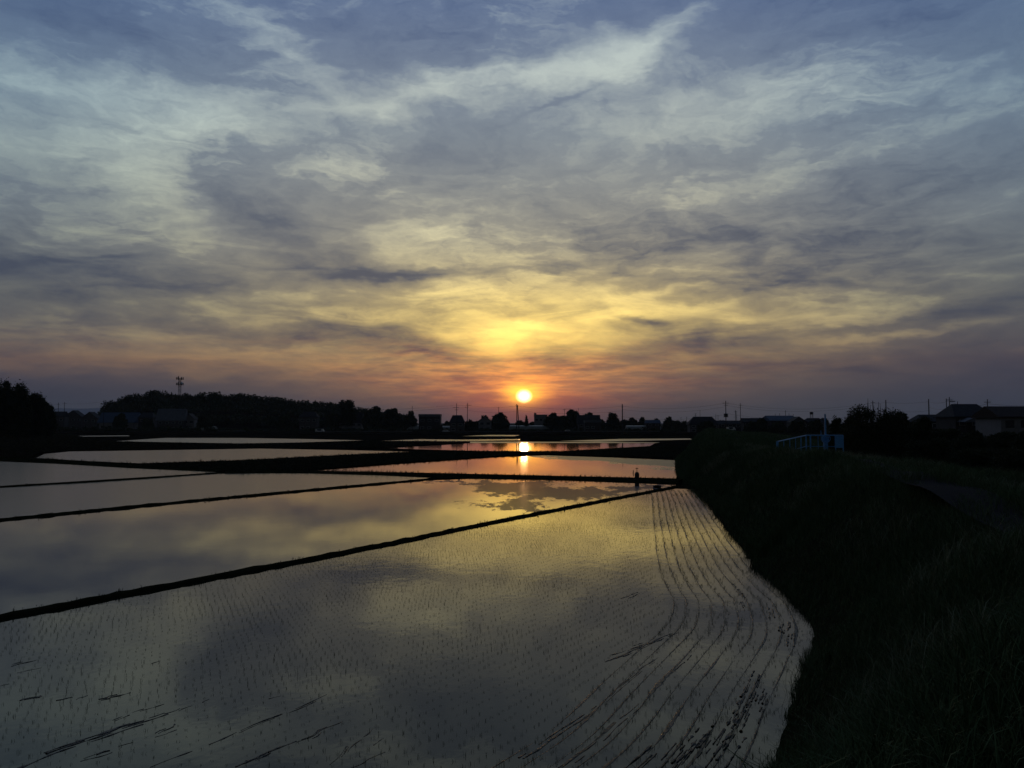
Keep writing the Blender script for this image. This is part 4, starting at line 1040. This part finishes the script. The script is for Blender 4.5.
for k in range(20):
    a0, a1 = 2*PI*k/20, 2*PI*(k+1)/20
    w.tube((math.cos(a0)*.36, -.22, zw+math.sin(a0)*.36), (math.cos(a1)*.36, -.22, zw+math.sin(a1)*.36), .035, n=6, cap=False)
for k in range(4): w.tube((0,-.22,zw), (math.cos(k*PI/2+.4)*.36, -.22, zw+math.sin(k*PI/2+.4)*.36), .025, n=5)
w.build('hand_wheel', M['blue_paint'], t)
MB().box(-.27,.27,-.12,.12,zw-.32,zw+.18).build('gear_box', M['blue_paint'], t)
MB().tube((-.38,0,zw-.2), (-.42,0,zw+.75), .03, n=6).build('spindle', M['blue_paint'], t)

# irrigation hydrant on the bank between the ponds
x, y = gp(637, 479.3, .15)
t = thing('irrigation_valve', (x, y, .12), 'dark stubby irrigation valve with a thin spindle on the bank between two ponds', 'water valve')
t.scale = (.8, .8, .9)
s_ = y/FPX
MB().tube((0,0,-.1), (0,0,.55), .27, .27, 14).build('standpipe', M['black'], t)
MB().tube((0,0,.55), (0,0,.8), .30, .16, 14).build('cap', M['black'], t)
MB().tube((0,0,.8), (0,0,1.28), .035, n=6).build('spindle', M['black'], t)
MB().tube((-.17,0,1.18), (.17,0,1.18), .03, n=6).build('handle', M['black'], t)
x, y = gp(633, 473.2)
tag(MB().tube((x,y,-.2), (x+.05,y,.32), .05, .04, 6).build('stake', M['bark']), 'short stake sticking out of the pond behind the valve', 'stake')
x, y = gp(657, 487.5)
t = thing('field_inlet', (x, y, -.1), 'small square concrete inlet where two field banks meet the embankment', 'water inlet')
m = MB(); m.box(-.3,-.2,-.25,.25,0,.28); m.box(.2,.3,-.25,.25,0,.28); m.box(-.2,.2,.17,.25,0,.28); m.build('box', M['wall_dark'], t)
MB().box(-.19,.19,-.22,-.17,0,.22).build('sluice_board', M['bark'], t)

# ---------------------------------------------------------------- evening haze: one closed box of thin air
hz = MB().box(-19500, 19500, -3500, 24500, -1.3, 420).build('haze', [])
hm = bpy.data.materials.new('haze_air'); hm.use_nodes = True; ht = NT(hm.node_tree)
ht.n.remove(ht.n['Principled BSDF']); pv = ht.new('ShaderNodeVolumePrincipled')
pv.inputs['Color'].default_value = (.80, .84, .95, 1); pv.inputs['Density'].default_value = 4.5e-5; pv.inputs['Anisotropy'].default_value = .3
ht.l.new(pv.outputs[0], ht.n['Material Output'].inputs['Volume'])
hz.data.materials.append(hm); tag(hz, kind='stuff'); hz['label'] = 'thin evening haze lying over the fields'; hz['category'] = 'haze'
